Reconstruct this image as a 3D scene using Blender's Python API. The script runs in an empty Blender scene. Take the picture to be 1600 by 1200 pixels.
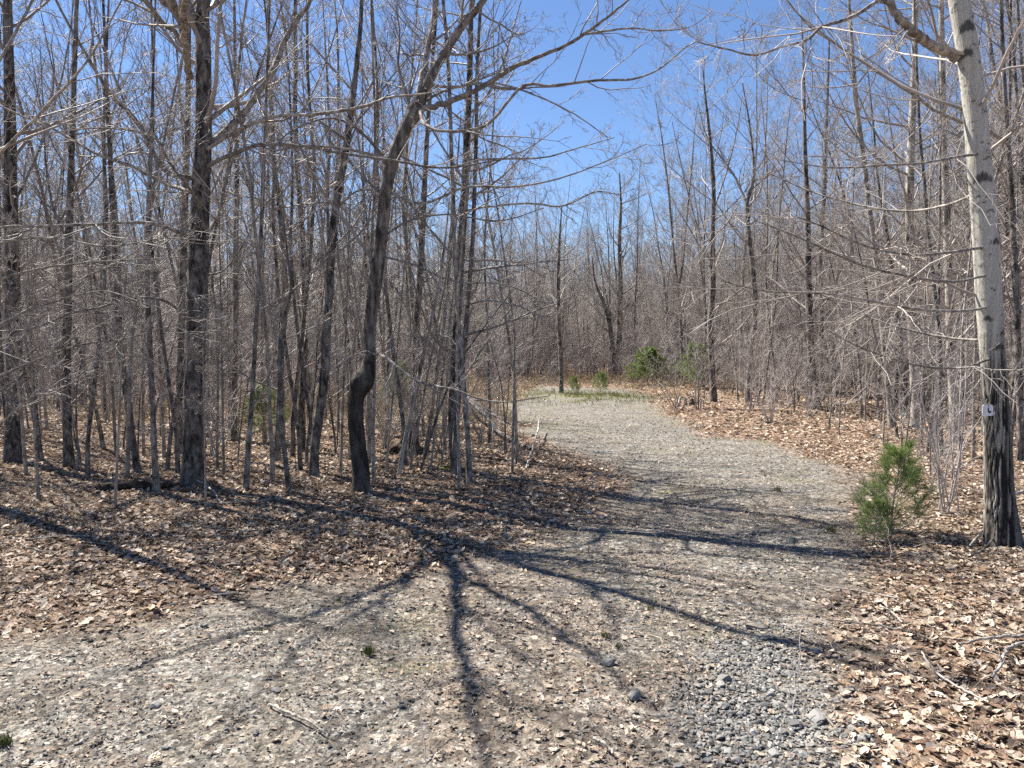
import bpy, math, random
import numpy as np
from mathutils import Vector

# ------------------------------------------------------------------ camera, sky, sun, exposure
sc = bpy.context.scene
COL = sc.collection
F, CX, CY, PITCH, CAMH = 1200.0, 800.0, 600.0, math.atan(60 / 1200.0), 1.6
cd = bpy.data.cameras.new('camera'); cam = bpy.data.objects.new('camera', cd); COL.objects.link(cam)
cam.location = (0, 0, CAMH); cam.rotation_euler = (math.pi / 2 - PITCH, 0, 0)
cd.sensor_width = 36; cd.lens = 27.0; cd.clip_start = 0.05; cd.clip_end = 6000
sc.camera = cam

SUN_DIR = Vector((-0.79, 0.62, 0)).normalized()          # towards the sun on the ground
SUN_EL = math.radians(53)
SUN_AZ = math.atan2(SUN_DIR.x, SUN_DIR.y)                 # clockwise from +Y
world = bpy.data.worlds.new('World'); sc.world = world; world.use_nodes = True
wn = world.node_tree; wn.nodes.clear()
wo = wn.nodes.new('ShaderNodeOutputWorld'); wb = wn.nodes.new('ShaderNodeBackground')
sky = wn.nodes.new('ShaderNodeTexSky'); sky.sky_type = 'NISHITA'; sky.sun_disc = False
sky.sun_elevation = SUN_EL; sky.sun_rotation = SUN_AZ
sky.altitude = 0; sky.air_density = 1.0; sky.dust_density = 0.0; sky.ozone_density = 4.0
wb.inputs['Strength'].default_value = 0.056
tint = wn.nodes.new('ShaderNodeMix'); tint.data_type = 'RGBA'; tint.blend_type = 'MULTIPLY'; tint.inputs['Factor'].default_value = 1
tint.inputs['B'].default_value = (0.88, 0.94, 1.07, 1); wn.links.new(sky.outputs[0], tint.inputs['A'])
wn.links.new(tint.outputs['Result'], wb.inputs['Color']); wn.links.new(wb.outputs[0], wo.inputs['Surface'])
sd = bpy.data.lights.new('sun', 'SUN'); sun = bpy.data.objects.new('sun', sd); COL.objects.link(sun)
sd.energy = 5.0; sd.angle = math.radians(0.53); sd.color = (1.0, 0.945, 0.86)
sv = Vector((SUN_DIR.x * math.cos(SUN_EL), SUN_DIR.y * math.cos(SUN_EL), math.sin(SUN_EL)))
sun.rotation_euler = sv.to_track_quat('Z', 'Y').to_euler(); sun.location = (-20, 15, 25)
sc.view_settings.view_transform = 'Standard'; sc.view_settings.look = 'None'
sc.view_settings.exposure = 1.42; sc.view_settings.gamma = 1; sc.view_settings.use_curve_mapping = False
sc.render.engine = 'CYCLES'
sc.cycles.max_bounces = 5; sc.cycles.diffuse_bounces = 3; sc.cycles.glossy_bounces = 1
sc.cycles.transparent_max_bounces = 4
sc.cycles.use_denoising = False; sc.cycles.sample_clamp_indirect = 4.0

rng = np.random.default_rng(7)

# ------------------------------------------------------------------ small maths
def vnoise(x, y, seed=0):
    x = np.asarray(x, float); y = np.asarray(y, float)
    xi = np.floor(x).astype(np.int64); yi = np.floor(y).astype(np.int64)
    fx = x - xi; fy = y - yi
    fx = fx * fx * (3 - 2 * fx); fy = fy * fy * (3 - 2 * fy)
    def h(a, b):
        n = (a * 374761393 + b * 668265263 + seed * 1442695041) & 0xffffffff
        n = ((n ^ (n >> 13)) * 1274126177) & 0xffffffff
        return ((n ^ (n >> 16)) & 0xffff) / 65535.0
    return (h(xi, yi) * (1 - fx) + h(xi + 1, yi) * fx) * (1 - fy) + (h(xi, yi + 1) * (1 - fx) + h(xi + 1, yi + 1) * fx) * fy
def fbm(x, y, seed=0, o=4):
    s = 0; a = 0.5
    for k in range(o):
        s = s + a * vnoise(x * 2 ** k, y * 2 ** k, seed + k * 17); a *= 0.5
    return s / (1 - 0.5 ** o)
def smooth(a, b, x):
    t = np.clip((x - a) / (b - a), 0, 1); return t * t * (3 - 2 * t)
def ray(px, py):
    c, s = math.cos(PITCH), math.sin(PITCH); a = (px - CX) / F; b = (CY - py) / F
    return np.array([a, c + b * s, -s + b * c])
def at(px, py, D):
    d = ray(px, py); d = d * (D / d[1]); return np.array([d[0], d[1], CAMH + d[2]])
def flat(px, py):
    d = ray(px, py); t = -CAMH / d[2]; return np.array([d[0] * t, d[1] * t])
def seg_dist(x, y, poly, closed=True):
    x = np.asarray(x, float); y = np.asarray(y, float)
    best = np.full(x.shape, 1e9); ins = np.zeros(x.shape, bool); n = len(poly)
    for i in range(n if closed else n - 1):
        ax, ay = poly[i]; bx, by = poly[(i + 1) % n]
        dx, dy = bx - ax, by - ay
        t = np.clip(((x - ax) * dx + (y - ay) * dy) / (dx * dx + dy * dy + 1e-12), 0, 1)
        best = np.minimum(best, np.hypot(x - ax - t * dx, y - ay - t * dy))
        if closed:
            cond = ((ay > y) != (by > y))
            ins ^= cond & (x < (bx - ax) * (y - ay) / ((by - ay) if abs(by - ay) > 1e-12 else 1e-12) + ax)
    return np.where(ins, -best, best)

# the gravel path's outline (traced on flat ground), and the stony patch beside it
PATH = [flat(*p) for p in [(815, 622), (785, 640), (815, 662), (862, 690), (930, 715), (985, 742), (975, 775), (900, 815), (800, 850),
        (680, 885), (480, 925), (300, 955), (60, 1000)]] + [np.array([-6.5, 2.6]), np.array([-6.5, -6.0]), np.array([1.3, -6.0]), np.array([1.15, 2.2])] + \
       [flat(*p) for p in [(1290, 1190), (1335, 1100), (1290, 1020), (1250, 960), (1290, 900), (1330, 850), (1310, 810), (1330, 770), (1318, 742), (1265, 716),
        (1200, 693), (1117, 681), (1067, 664), (1022, 642), (1022, 624), (1000, 612)]] + [np.array([3.6, 29.0]), np.array([1.0, 29.5])]
PATCH = [flat(*p) for p in [(1120, 1010), (1210, 990), (1270, 1030), (1325, 1090), (1320, 1150), (1270, 1190), (1140, 1190), (1090, 1110)]]
def path_d(x, y): return seg_dist(x, y, PATH)
def leafiness(x, y):
    """share of the ground under dead leaves, 0..1"""
    d = path_d(x, y) + (fbm(x * 1.3, y * 1.3, 5) - 0.5) * 1.1
    base = smooth(-0.35, 0.45, d)
    pat = smooth(0.50, 0.68, fbm(x * 0.9 + 9, y * 0.9, 11))
    near = smooth(7.5, 4.5, y)
    inside = 0.05 + (0.24 * pat + 0.07) * near
    ton = np.exp(-((y - 8.6) / 0.8) ** 2) * 0.5 * smooth(3.2, 0.0, x) + np.exp(-((y - 7.2) / 0.6) ** 2) * 0.3
    inside = np.clip(inside + ton * smooth(0.35, 0.6, fbm(x * 2, y * 2, 3)), 0, 1)
    inside = inside * (1 - 0.8 * smooth(0.15, -0.2, seg_dist(x, y, PATCH) + 0.5 * (fbm(x * 3, y * 3, 63) - 0.5)))
    return np.clip(base + (1 - base) * inside, 0, 1)
def height(x, y):
    x = np.asarray(x, float); y = np.asarray(y, float)
    r = smooth(-0.3, 1.5, path_d(x, y))
    h = 0.07 * r + 0.10 * (fbm(x * 0.35, y * 0.35, 21) - 0.5) * r + 0.05 * (fbm(x * 0.8, y * 0.8, 22, 3) - 0.5)
    h = h + 0.02 * (fbm(x * 4, y * 4, 23, 3) - 0.5)
    far = smooth(40, 90, np.hypot(x, y))
    return h * (1 - far)
def ground(px, py):
    d = ray(px, py); z = 0.0
    for _ in range(8):
        t = (z - CAMH) / d[2]; z = float(height(d[0] * t, d[1] * t))
    return np.array([d[0] * t, d[1] * t, z])
def proj(p):
    c, s = math.cos(PITCH), math.sin(PITCH)
    y, z = p[1], p[2] - CAMH
    w = y * c - z * s
    return (CX + F * p[0] / w, CY - F * (y * s + z * c) / w) if w > 0.01 else (-9999, -9999)

# ------------------------------------------------------------------ materials
def mat(name):
    m = bpy.data.materials.new(name); m.use_nodes = True; nt = m.node_tree
    b = nt.nodes['Principled BSDF']; b.inputs['Roughness'].default_value = 0.85
    b.inputs['Specular IOR Level'].default_value = 0.2
    return m, nt, b
def ramp(nt, stops):
    r = nt.nodes.new('ShaderNodeValToRGB'); e = r.color_ramp.elements
    e[0].position, e[0].color = stops[0][0], (*stops[0][1], 1); e[1].position, e[1].color = stops[-1][0], (*stops[-1][1], 1)
    for p, c in stops[1:-1]:
        k = e.new(p); k.color = (*c, 1)
    return r
def noise_node(nt, coord, scale, mapping=(1, 1, 1), detail=5, rough=0.6):
    mp = nt.nodes.new('ShaderNodeMapping'); mp.inputs['Scale'].default_value = mapping
    nt.links.new(coord, mp.inputs['Vector'])
    n = nt.nodes.new('ShaderNodeTexNoise'); n.inputs['Scale'].default_value = scale
    n.inputs['Detail'].default_value = detail; n.inputs['Roughness'].default_value = rough
    nt.links.new(mp.outputs[0], n.inputs['Vector']); return n
def mix(nt, fac, a, b, mode='MIX'):
    m = nt.nodes.new('ShaderNodeMix'); m.data_type = 'RGBA'; m.blend_type = mode
    for s, v in ((m.inputs['Factor'], fac), (m.inputs['A'], a), (m.inputs['B'], b)):
        if hasattr(v, 'links') or hasattr(v, 'is_linked'): nt.links.new(v, s)
        elif isinstance(v, (int, float)): s.default_value = v
        else: s.default_value = (*v, 1)
    return m.outputs['Result']
def bark(name, dark, mid, light, scale=9, stretch=0.22, bump=0.6, lichen=0.35, patches=(0.42, 0.39, 0.34), stain=0.75, scorch=0):
    m, nt, b = mat(name)
    tc = nt.nodes.new('ShaderNodeTexCoord')
    n = noise_node(nt, tc.outputs['Object'], scale, (1, 1, stretch), 7, 0.65)
    r = ramp(nt, [(0.38, dark), (0.5, mid), (0.64, light)]); nt.links.new(n.outputs['Fac'], r.inputs[0])
    n2 = noise_node(nt, tc.outputs['Object'], 2.6, (1, 1, 0.6), 4, 0.6)
    r2 = ramp(nt, [(0.52, (0, 0, 0)), (0.66, (lichen,) * 3)]); nt.links.new(n2.outputs['Fac'], r2.inputs[0])
    c = mix(nt, r2.outputs[0], r.outputs[0], patches)
    n4 = noise_node(nt, tc.outputs['Object'], 4.2, (1, 1, 0.5), 6, 0.7)
    r4 = ramp(nt, [(0.55, (0, 0, 0)), (0.63, (stain,) * 3)]); nt.links.new(n4.outputs['Fac'], r4.inputs[0])
    c = mix(nt, r4.outputs[0], c, (0.022, 0.019, 0.018))
    if scorch:
        sp = nt.nodes.new('ShaderNodeSeparateXYZ'); nt.links.new(tc.outputs['Object'], sp.inputs[0])
        rz_ = ramp(nt, [(0.02, (0, 0, 0)), (0.12, (1, 1, 1)), (0.42, (1, 1, 1)), (0.55, (0, 0, 0))])
        mz = nt.nodes.new('ShaderNodeMath'); mz.operation = 'MULTIPLY_ADD'; mz.inputs[1].default_value = 0.3; nt.links.new(sp.outputs['Z'], mz.inputs[0]); 
        ms_ = nt.nodes.new('ShaderNodeMath'); ms_.operation = 'MULTIPLY'; ms_.inputs[1].default_value = 0.12; nt.links.new(n.outputs['Fac'], ms_.inputs[0])
        nt.links.new(ms_.outputs[0], mz.inputs[2]); nt.links.new(mz.outputs[0], rz_.inputs[0])
        mq = nt.nodes.new('ShaderNodeMath'); mq.operation = 'MULTIPLY'; mq.inputs[1].default_value = scorch; nt.links.new(rz_.outputs[0], mq.inputs[0])
        c = mix(nt, mq.outputs[0], c, (0.02, 0.018, 0.017))
    oi = nt.nodes.new('ShaderNodeObjectInfo')
    mr = nt.nodes.new('ShaderNodeMapRange'); mr.inputs['To Min'].default_value = 0.72; mr.inputs['To Max'].default_value = 1.2
    nt.links.new(oi.outputs['Random'], mr.inputs['Value'])
    cm = nt.nodes.new('ShaderNodeVectorMath'); cm.operation = 'SCALE'
    nt.links.new(c, cm.inputs[0]); nt.links.new(mr.outputs[0], cm.inputs['Scale'])
    nt.links.new(cm.outputs[0], b.inputs['Base Color'])
    n3 = noise_node(nt, tc.outputs['Object'], scale * 3.2, (1, 1, stretch), 5, 0.6)
    bp = nt.nodes.new('ShaderNodeBump'); bp.inputs['Strength'].default_value = bump; bp.inputs['Distance'].default_value = 0.02
    nt.links.new(n3.outputs['Fac'], bp.inputs['Height']); nt.links.new(bp.outputs[0], b.inputs['Normal'])
    return m
M = {}
M['maple'] = bark('maple_bark', (0.028, 0.025, 0.023), (0.14, 0.122, 0.108), (0.32, 0.29, 0.26), 18, 0.42, 1.0)
M['scorched'] = bark('stained_maple_bark', (0.03, 0.026, 0.023), (0.16, 0.135, 0.115), (0.34, 0.30, 0.26), 14, 0.3, 0.9, scorch=0.72)
M['grey'] = bark('grey_bark', (0.06, 0.052, 0.046), (0.20, 0.178, 0.158), (0.40, 0.365, 0.33), 18, 0.5, 0.8, stain=0.5)
M['pale'] = bark('pale_bark', (0.14, 0.12, 0.10), (0.32, 0.285, 0.24), (0.46, 0.42, 0.36), 8, 0.6, 0.5, stain=0.85)
M['limb'] = bark('limb_bark', (0.12, 0.10, 0.085), (0.28, 0.25, 0.215), (0.44, 0.405, 0.36), 16, 0.8, 0.4, stain=0.4)
M['deadwood'] = bark('dead_wood', (0.14, 0.125, 0.11), (0.33, 0.30, 0.27), (0.52, 0.48, 0.43), 12, 0.3, 0.5)
M['rotten'] = bark('rotten_bark', (0.02, 0.016, 0.012), (0.07, 0.055, 0.042), (0.16, 0.13, 0.10), 10, 0.6, 0.8, 0.1)
def twig_mat(name, a, b_):
    m, nt, b = mat(name)
    tc = nt.nodes.new('ShaderNodeTexCoord')
    n = noise_node(nt, tc.outputs['Object'], 1.3, (1, 1, 1), 3)
    r = ramp(nt, [(0.35, a), (0.65, b_)]); nt.links.new(n.outputs['Fac'], r.inputs[0])
    oi = nt.nodes.new('ShaderNodeObjectInfo')
    mr = nt.nodes.new('ShaderNodeMapRange'); mr.inputs['To Min'].default_value = 0.75; mr.inputs['To Max'].default_value = 1.2
    nt.links.new(oi.outputs['Random'], mr.inputs['Value'])
    cm = nt.nodes.new('ShaderNodeVectorMath'); cm.operation = 'SCALE'
    nt.links.new(r.outputs[0], cm.inputs[0]); nt.links.new(mr.outputs[0], cm.inputs['Scale'])
    nt.links.new(cm.outputs[0], b.inputs['Base Color']); b.inputs['Roughness'].default_value = 0.6
    b.inputs['Specular IOR Level'].default_value = 0.4
    return m
M['twig'] = twig_mat('twig_bark', (0.22, 0.19, 0.165), (0.42, 0.375, 0.335))
M['brush'] = twig_mat('brush_bark', (0.25, 0.218, 0.202), (0.46, 0.415, 0.385))

def col_mat(name, rough=0.8, bump=0, sub=False, trans=0.0):
    m, nt, b = mat(name)
    a = nt.nodes.new('ShaderNodeAttribute'); a.attribute_name = 'tint'
    tc = nt.nodes.new('ShaderNodeTexCoord')
    n = noise_node(nt, tc.outputs['Object'], 90, (1, 1, 1), 3)
    r = ramp(nt, [(0.3, (0.72,) * 3), (0.7, (1.15,) * 3)]); nt.links.new(n.outputs['Fac'], r.inputs[0])
    c = mix(nt, 1.0, a.outputs['Color'], r.outputs[0], 'MULTIPLY')
    nt.links.new(c, b.inputs['Base Color']); b.inputs['Roughness'].default_value = rough
    if trans:
        t = nt.nodes.new('ShaderNodeBsdfTranslucent'); nt.links.new(c, t.inputs['Color'])
        ms = nt.nodes.new('ShaderNodeMixShader'); ms.inputs[0].default_value = trans
        nt.links.new(b.outputs[0], ms.inputs[1]); nt.links.new(t.outputs[0], ms.inputs[2])
        nt.links.new(ms.outputs[0], nt.nodes['Material Output'].inputs['Surface'])
    return m
M['leaf'] = col_mat('dead_leaf', 0.62, trans=0.12)
M['stone'] = col_mat('grey_stone', 0.75)
M['needle'] = col_mat('pine_needle', 0.5, trans=0.3)
M['straw'] = col_mat('dry_straw', 0.7)

def ground_mat():
    m, nt, b = mat('forest_floor')
    tc = nt.nodes.new('ShaderNodeTexCoord'); obj = tc.outputs['Object']
    at_ = nt.nodes.new('ShaderNodeAttribute'); at_.attribute_name = 'cover'
    sep = nt.nodes.new('ShaderNodeSeparateColor'); nt.links.new(at_.outputs['Color'], sep.inputs[0])
    # gravel and grit
    v = nt.nodes.new('ShaderNodeTexVoronoi'); v.inputs['Scale'].default_value = 38; nt.links.new(obj, v.inputs['Vector'])
    vf = nt.nodes.new('ShaderNodeTexVoronoi'); vf.inputs['Scale'].default_value = 110; nt.links.new(obj, vf.inputs['Vector'])
    rv = ramp(nt, [(0.0, (0.07, 0.07, 0.068)), (0.3, (0.16, 0.16, 0.152)), (0.6, (0.26, 0.255, 0.24)), (0.85, (0.36, 0.35, 0.325)), (1.0, (0.56, 0.54, 0.50))])
    sv_ = nt.nodes.new('ShaderNodeSeparateColor'); nt.links.new(v.outputs['Color'], sv_.inputs[0]); nt.links.new(sv_.outputs[0], rv.inputs[0])
    n = noise_node(nt, obj, 1.7, detail=8, rough=0.7)
    rn = ramp(nt, [(0.35, (0.56, 0.52, 0.44)), (0.62, (0.88, 0.87, 0.84))]); nt.links.new(n.outputs['Fac'], rn.inputs[0])
    sf = nt.nodes.new('ShaderNodeSeparateColor'); nt.links.new(vf.outputs['Color'], sf.inputs[0])
    rf = ramp(nt, [(0.0, (0.35,) * 3), (0.5, (0.9,) * 3), (1.0, (1.45,) * 3)]); nt.links.new(sf.outputs[1], rf.inputs[0])
    g0 = mix(nt, 1.0, rv.outputs[0], rf.outputs[0], 'MULTIPLY')
    g = mix(nt, 1.0, g0, rn.outputs[0], 'MULTIPLY')
    nd = noise_node(nt, obj, 14, detail=6, rough=0.75)
    rd = ramp(nt, [(0.52, (0, 0, 0)), (0.60, (0.8,) * 3)]); nt.links.new(nd.outputs['Fac'], rd.inputs[0])
    g = mix(nt, rd.outputs[0], g, (0.20, 0.165, 0.13))
    # litter
    v2 = nt.nodes.new('ShaderNodeTexVoronoi'); v2.inputs['Scale'].default_value = 17; v2.inputs['Randomness'].default_value = 1
    nt.links.new(obj, v2.inputs['Vector'])
    s2 = nt.nodes.new('ShaderNodeSeparateColor'); nt.links.new(v2.outputs['Color'], s2.inputs[0])
    rl = ramp(nt, [(0.0, (0.05, 0.03, 0.02)), (0.3, (0.16, 0.095, 0.058)), (0.55, (0.32, 0.21, 0.135)), (0.8, (0.42, 0.30, 0.21)), (1.0, (0.52, 0.42, 0.33))])
    nt.links.new(s2.outputs[0], rl.inputs[0])
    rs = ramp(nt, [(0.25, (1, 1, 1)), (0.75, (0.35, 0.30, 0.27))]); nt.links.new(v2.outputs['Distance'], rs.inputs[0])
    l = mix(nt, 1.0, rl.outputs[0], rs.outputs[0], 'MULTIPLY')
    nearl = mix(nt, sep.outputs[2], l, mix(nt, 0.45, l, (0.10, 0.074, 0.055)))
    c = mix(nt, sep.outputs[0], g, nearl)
    # grassy
    ng = noise_node(nt, obj, 30, detail=4)
    rg = ramp(nt, [(0.35, (0.10, 0.11, 0.03)), (0.65, (0.27, 0.25, 0.10))]); nt.links.new(ng.outputs['Fac'], rg.inputs[0])
    c = mix(nt, sep.outputs[1], c, rg.outputs[0])
    nt.links.new(c, b.inputs['Base Color']); b.inputs['Roughness'].default_value = 0.95
    bp = nt.nodes.new('ShaderNodeBump'); bp.inputs['Strength'].default_value = 0.9; bp.inputs['Distance'].default_value = 0.016
    nb = noise_node(nt, obj, 60, detail=4)
    ad = nt.nodes.new('ShaderNodeMath'); ad.operation = 'ADD'
    nt.links.new(nb.outputs['Fac'], ad.inputs[0]); nt.links.new(v2.outputs['Distance'], ad.inputs[1])
    nt.links.new(ad.outputs[0], bp.inputs['Height']); nt.links.new(bp.outputs[0], b.inputs['Normal'])
    return m
M['ground'] = ground_mat()
def plain(name, c, rough=0.6):
    m, nt, b = mat(name)
    tc = nt.nodes.new('ShaderNodeTexCoord'); n = noise_node(nt, tc.outputs['Object'], 40, detail=4)
    r = ramp(nt, [(0.3, tuple(x * 0.82 for x in c)), (0.7, c)]); nt.links.new(n.outputs['Fac'], r.inputs[0])
    nt.links.new(r.outputs[0], b.inputs['Base Color']); b.inputs['Roughness'].default_value = rough
    return m
M['white'] = plain('white_paint', (0.80, 0.81, 0.83), 0.4)
M['black'] = plain('black_paint', (0.015, 0.015, 0.017), 0.5)
M['moss'] = plain('moss_green', (0.13, 0.14, 0.035), 0.95)

# ------------------------------------------------------------------ mesh helpers
def mesh_from(name, V, Fc, n, mats, smooth_=True, tint=None):
    """V (N,3), Fc flat loop indices, n loops per face (int or array)"""
    me = bpy.data.meshes.new(name)
    nf = len(Fc) // n if isinstance(n, int) else len(n)
    tot = np.full(nf, n, np.int32) if isinstance(n, int) else np.asarray(n, np.int32)
    st = np.concatenate([[0], np.cumsum(tot)[:-1]]).astype(np.int32)
    me.vertices.add(len(V)); me.vertices.foreach_set('co', np.asarray(V, np.float32).ravel())
    me.loops.add(len(Fc)); me.loops.foreach_set('vertex_index', np.asarray(Fc, np.int32))
    me.polygons.add(nf); me.polygons.foreach_set('loop_start', st); me.polygons.foreach_set('loop_total', tot)
    me.polygons.foreach_set('use_smooth', np.full(nf, smooth_))
    me.update(calc_edges=True)
    if tint is not None:
        a = me.color_attributes.new('tint', 'FLOAT_COLOR', 'POINT')
        t = np.ones((len(V), 4), np.float32); t[:, :3] = tint
        a.data.foreach_set('color', t.ravel())
    for m in mats: me.materials.append(m)
    return me
def link(name, me, parent=None, loc=None, rz=0.0):
    o = bpy.data.objects.new(name, me); COL.objects.link(o)
    if loc is not None: o.location = [float(v) for v in loc]
    if rz: o.rotation_euler = (0, 0, rz)
    if parent is not None: o.parent = parent
    return o
def tag(o, label=None, cat=None, group=None, kind=None):
    if label: o['label'] = label
    if cat: o['category'] = cat
    if group: o['group'] = group
    if kind: o['kind'] = kind
    return o
def norm(v): return v / (np.linalg.norm(v, axis=-1, keepdims=True) + 1e-12)
def tube(P, R, S):
    """P (N,K,3), R (N,K) -> verts, quad loops"""
    N, K, _ = P.shape
    T = np.empty_like(P); T[:, 1:-1] = P[:, 2:] - P[:, :-2]; T[:, 0] = P[:, 1] - P[:, 0]; T[:, -1] = P[:, -1] - P[:, -2]
    T = norm(T); ov = norm(P[:, -1] - P[:, 0])
    ref = np.where(np.abs(ov[:, 2:3]) > 0.8, np.array([[1.0, 0, 0]]), np.array([[0, 0, 1.0]]))[:, None, :]
    U = norm(np.cross(T, ref)); W = np.cross(T, U)
    a = np.arange(S) * 2 * np.pi / S
    V = P[:, :, None, :] + R[:, :, None, None] * (np.cos(a)[None, None, :, None] * U[:, :, None, :] + np.sin(a)[None, None, :, None] * W[:, :, None, :])
    idx = np.arange(N * K * S).reshape(N, K, S)
    A = idx[:, :-1, :]; B = np.roll(A, -1, 2); D_ = idx[:, 1:, :]; C_ = np.roll(D_, -1, 2)
    return V.reshape(-1, 3), np.stack([A, D_, C_, B], -1).reshape(-1)
class Bag:
    def __init__(s): s.v = []; s.f = []; s.n = 0; s.t = []
    def add(s, V, Fq, tint=None):
        s.v.append(V); s.f.append(Fq + s.n); s.n += len(V)
        if tint is not None: s.t.append(tint)
    def tubes(s, P, R, S): s.add(*tube(P, R, S))
    def mesh(s, name, m, n=4, sm=True):
        return mesh_from(name, np.concatenate(s.v), np.concatenate(s.f), n, [m], sm, np.concatenate(s.t) if s.t else None)
def spline(pts, n):
    """Catmull-Rom through rows of pts, n samples, all columns"""
    p = np.asarray(pts, float); q = np.vstack([2 * p[0] - p[1], p, 2 * p[-1] - p[-2]])
    u = np.linspace(0, len(p) - 1 - 1e-9, n); i = u.astype(int); f = (u - i)[:, None]
    a, b, c, d = q[i], q[i + 1], q[i + 2], q[i + 3]
    return 0.5 * (2 * b + (c - a) * f + (2 * a - 5 * b + 4 * c - d) * f ** 2 + (3 * b - a - 3 * c + d) * f ** 3)
def spawn(g, P, R, n, t0=0.2, t1=1.0, ang=50, sda=12, lo=0.3, hi=0.5, K=5, up=0.0, wig=0.12, rr=0.55, tip=0.0015, fl=1.0, fall=0.6, lmax=9, lmin=0.05, tp=1.0):
    N, Kp, _ = P.shape
    L = np.linalg.norm(np.diff(P, axis=1), axis=2).sum(1)
    i = np.repeat(np.arange(N), n); m = len(i)
    t = t0 + (t1 - t0) * g.random(m) ** tp; u = t * (Kp - 1) * 0.999; k = u.astype(int); f = (u - k)
    pos = P[i, k] * (1 - f)[:, None] + P[i, k + 1] * f[:, None]; tan = norm(P[i, k + 1] - P[i, k])
    r = R[i, k] * (1 - f) + R[i, k + 1] * f
    w = g.normal(size=(m, 3)); w[:, 2] *= fl
    perp = norm(w - (w * tan).sum(1, keepdims=True) * tan)
    a = np.radians(g.normal(ang, sda, m))
    d = np.cos(a)[:, None] * tan + np.sin(a)[:, None] * perp
    ln = np.clip(L[i] * g.uniform(lo, hi, m) * (1 - fall * t), lmin, lmax)
    st = ln / (K - 1)
    Q = np.empty((m, K, 3)); Q[:, 0] = pos
    bend = g.normal(size=(m, 3)) * wig * 0.22; wig = wig * 1.35
    for j in range(1, K):
        Q[:, j] = Q[:, j - 1] + d * st[:, None]
        d = d + g.normal(size=(m, 3)) * wig + bend; d[:, 2] += up
        d = norm(d)
    s = np.linspace(0, 1, K)[None]
    r0 = np.maximum(r * rr * g.uniform(0.7, 1.0, m), tip * 1.15)[:, None]
    r0 = np.minimum(r0, np.maximum(ln[:, None] * 0.02, tip * 1.15))
    return Q, r0 * (1 - s) ** 0.85 * (1 - tip / r0) + tip
def crown(bag, g, P, R, spec, sides=(5, 4, 3, 3)):
    """spec: list of dicts for successive levels"""
    for j, s in enumerate(spec):
        P, R = spawn(g, P, R, **s)
        bag.tubes(P, R, sides[min(j, len(sides) - 1)])
    return P, R
def walk(g, base, ht, K, lean=(0, 0), wig=0.03, back=0.3):
    d = norm(np.array([lean[0], lean[1], 1.0])); p = np.array(base, float); out = [p.copy()]
    for _ in range(K - 1):
        p = p + d * ht / (K - 1); out.append(p.copy())
        d = norm(d + np.append(g.normal(size=2) * wig, 0) + np.array([0, 0, back * wig]))
    return np.array(out)
def flare(z, r, k=0.25, h=0.16): return r * (1 + k * np.exp(-np.maximum(z, 0) / h))

# ------------------------------------------------------------------ ground
def build_ground():
    ys = [-8.0]
    while ys[-1] < 40: ys.append(ys[-1] + max(0.05, 0.012 * max(ys[-1], 0.0) + (0.30 if ys[-1] < 1.5 else 0.02)))
    while ys[-1] < 3000: ys.append(ys[-1] * 1.22)
    xs = np.concatenate([np.linspace(-8, 8, 181)])
    e = [8.2]
    while e[-1] < 40: e.append(e[-1] + 0.35)
    while e[-1] < 3000: e.append(e[-1] * 1.25)
    xs = np.concatenate([-np.array(e)[::-1], xs, np.array(e)])
    ys = np.concatenate([[-3000, -600, -150, -50, -20], ys])
    X, Y = np.meshgrid(xs, np.array(ys)); Z = height(X, Y)
    near = (np.abs(X) < 8) & (Y > 1.5) & (Y < 12)
    Z = Z + np.where(near, 0.012 * (vnoise(X * 9, Y * 9, 31) - 0.5), 0)
    ny, nx = X.shape; idx = np.arange(nx * ny).reshape(ny, nx)
    Fq = np.stack([idx[:-1, :-1], idx[:-1, 1:], idx[1:, 1:], idx[1:, :-1]], -1).reshape(-1)
    me = mesh_from('ground', np.stack([X, Y, Z], -1).reshape(-1, 3), Fq, 4, [M['ground']])
    lf = leafiness(X, Y)
    gx, gy = flat(905, 622); gr = np.exp(-(((X - gx) / 2.4) ** 2 + ((Y - gy) / 2.6) ** 2)) * 0.6 * (Y > 23)
    gx, gy = flat(640, 660); gr = np.maximum(gr, 0.5 * np.exp(-(((X - gx) / 2.2) ** 2 + ((Y - gy) / 2.2) ** 2)))
    gr = np.clip(gr, 0, 1) * smooth(0.25, 0.5, fbm(X * 1.5, Y * 1.5, 61))
    gr = np.maximum(gr, 0.35 * smooth(0.66, 0.8, fbm(X * 1.2, Y * 1.2, 77)) * (lf < 0.5))
    a = me.color_attributes.new('cover', 'FLOAT_COLOR', 'POINT')
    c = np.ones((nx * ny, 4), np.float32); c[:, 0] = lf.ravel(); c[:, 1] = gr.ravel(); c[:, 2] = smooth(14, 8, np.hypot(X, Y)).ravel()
    a.data.foreach_set('color', c.ravel())
    return tag(link('ground', me), kind='structure')
GROUND = build_ground()

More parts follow.
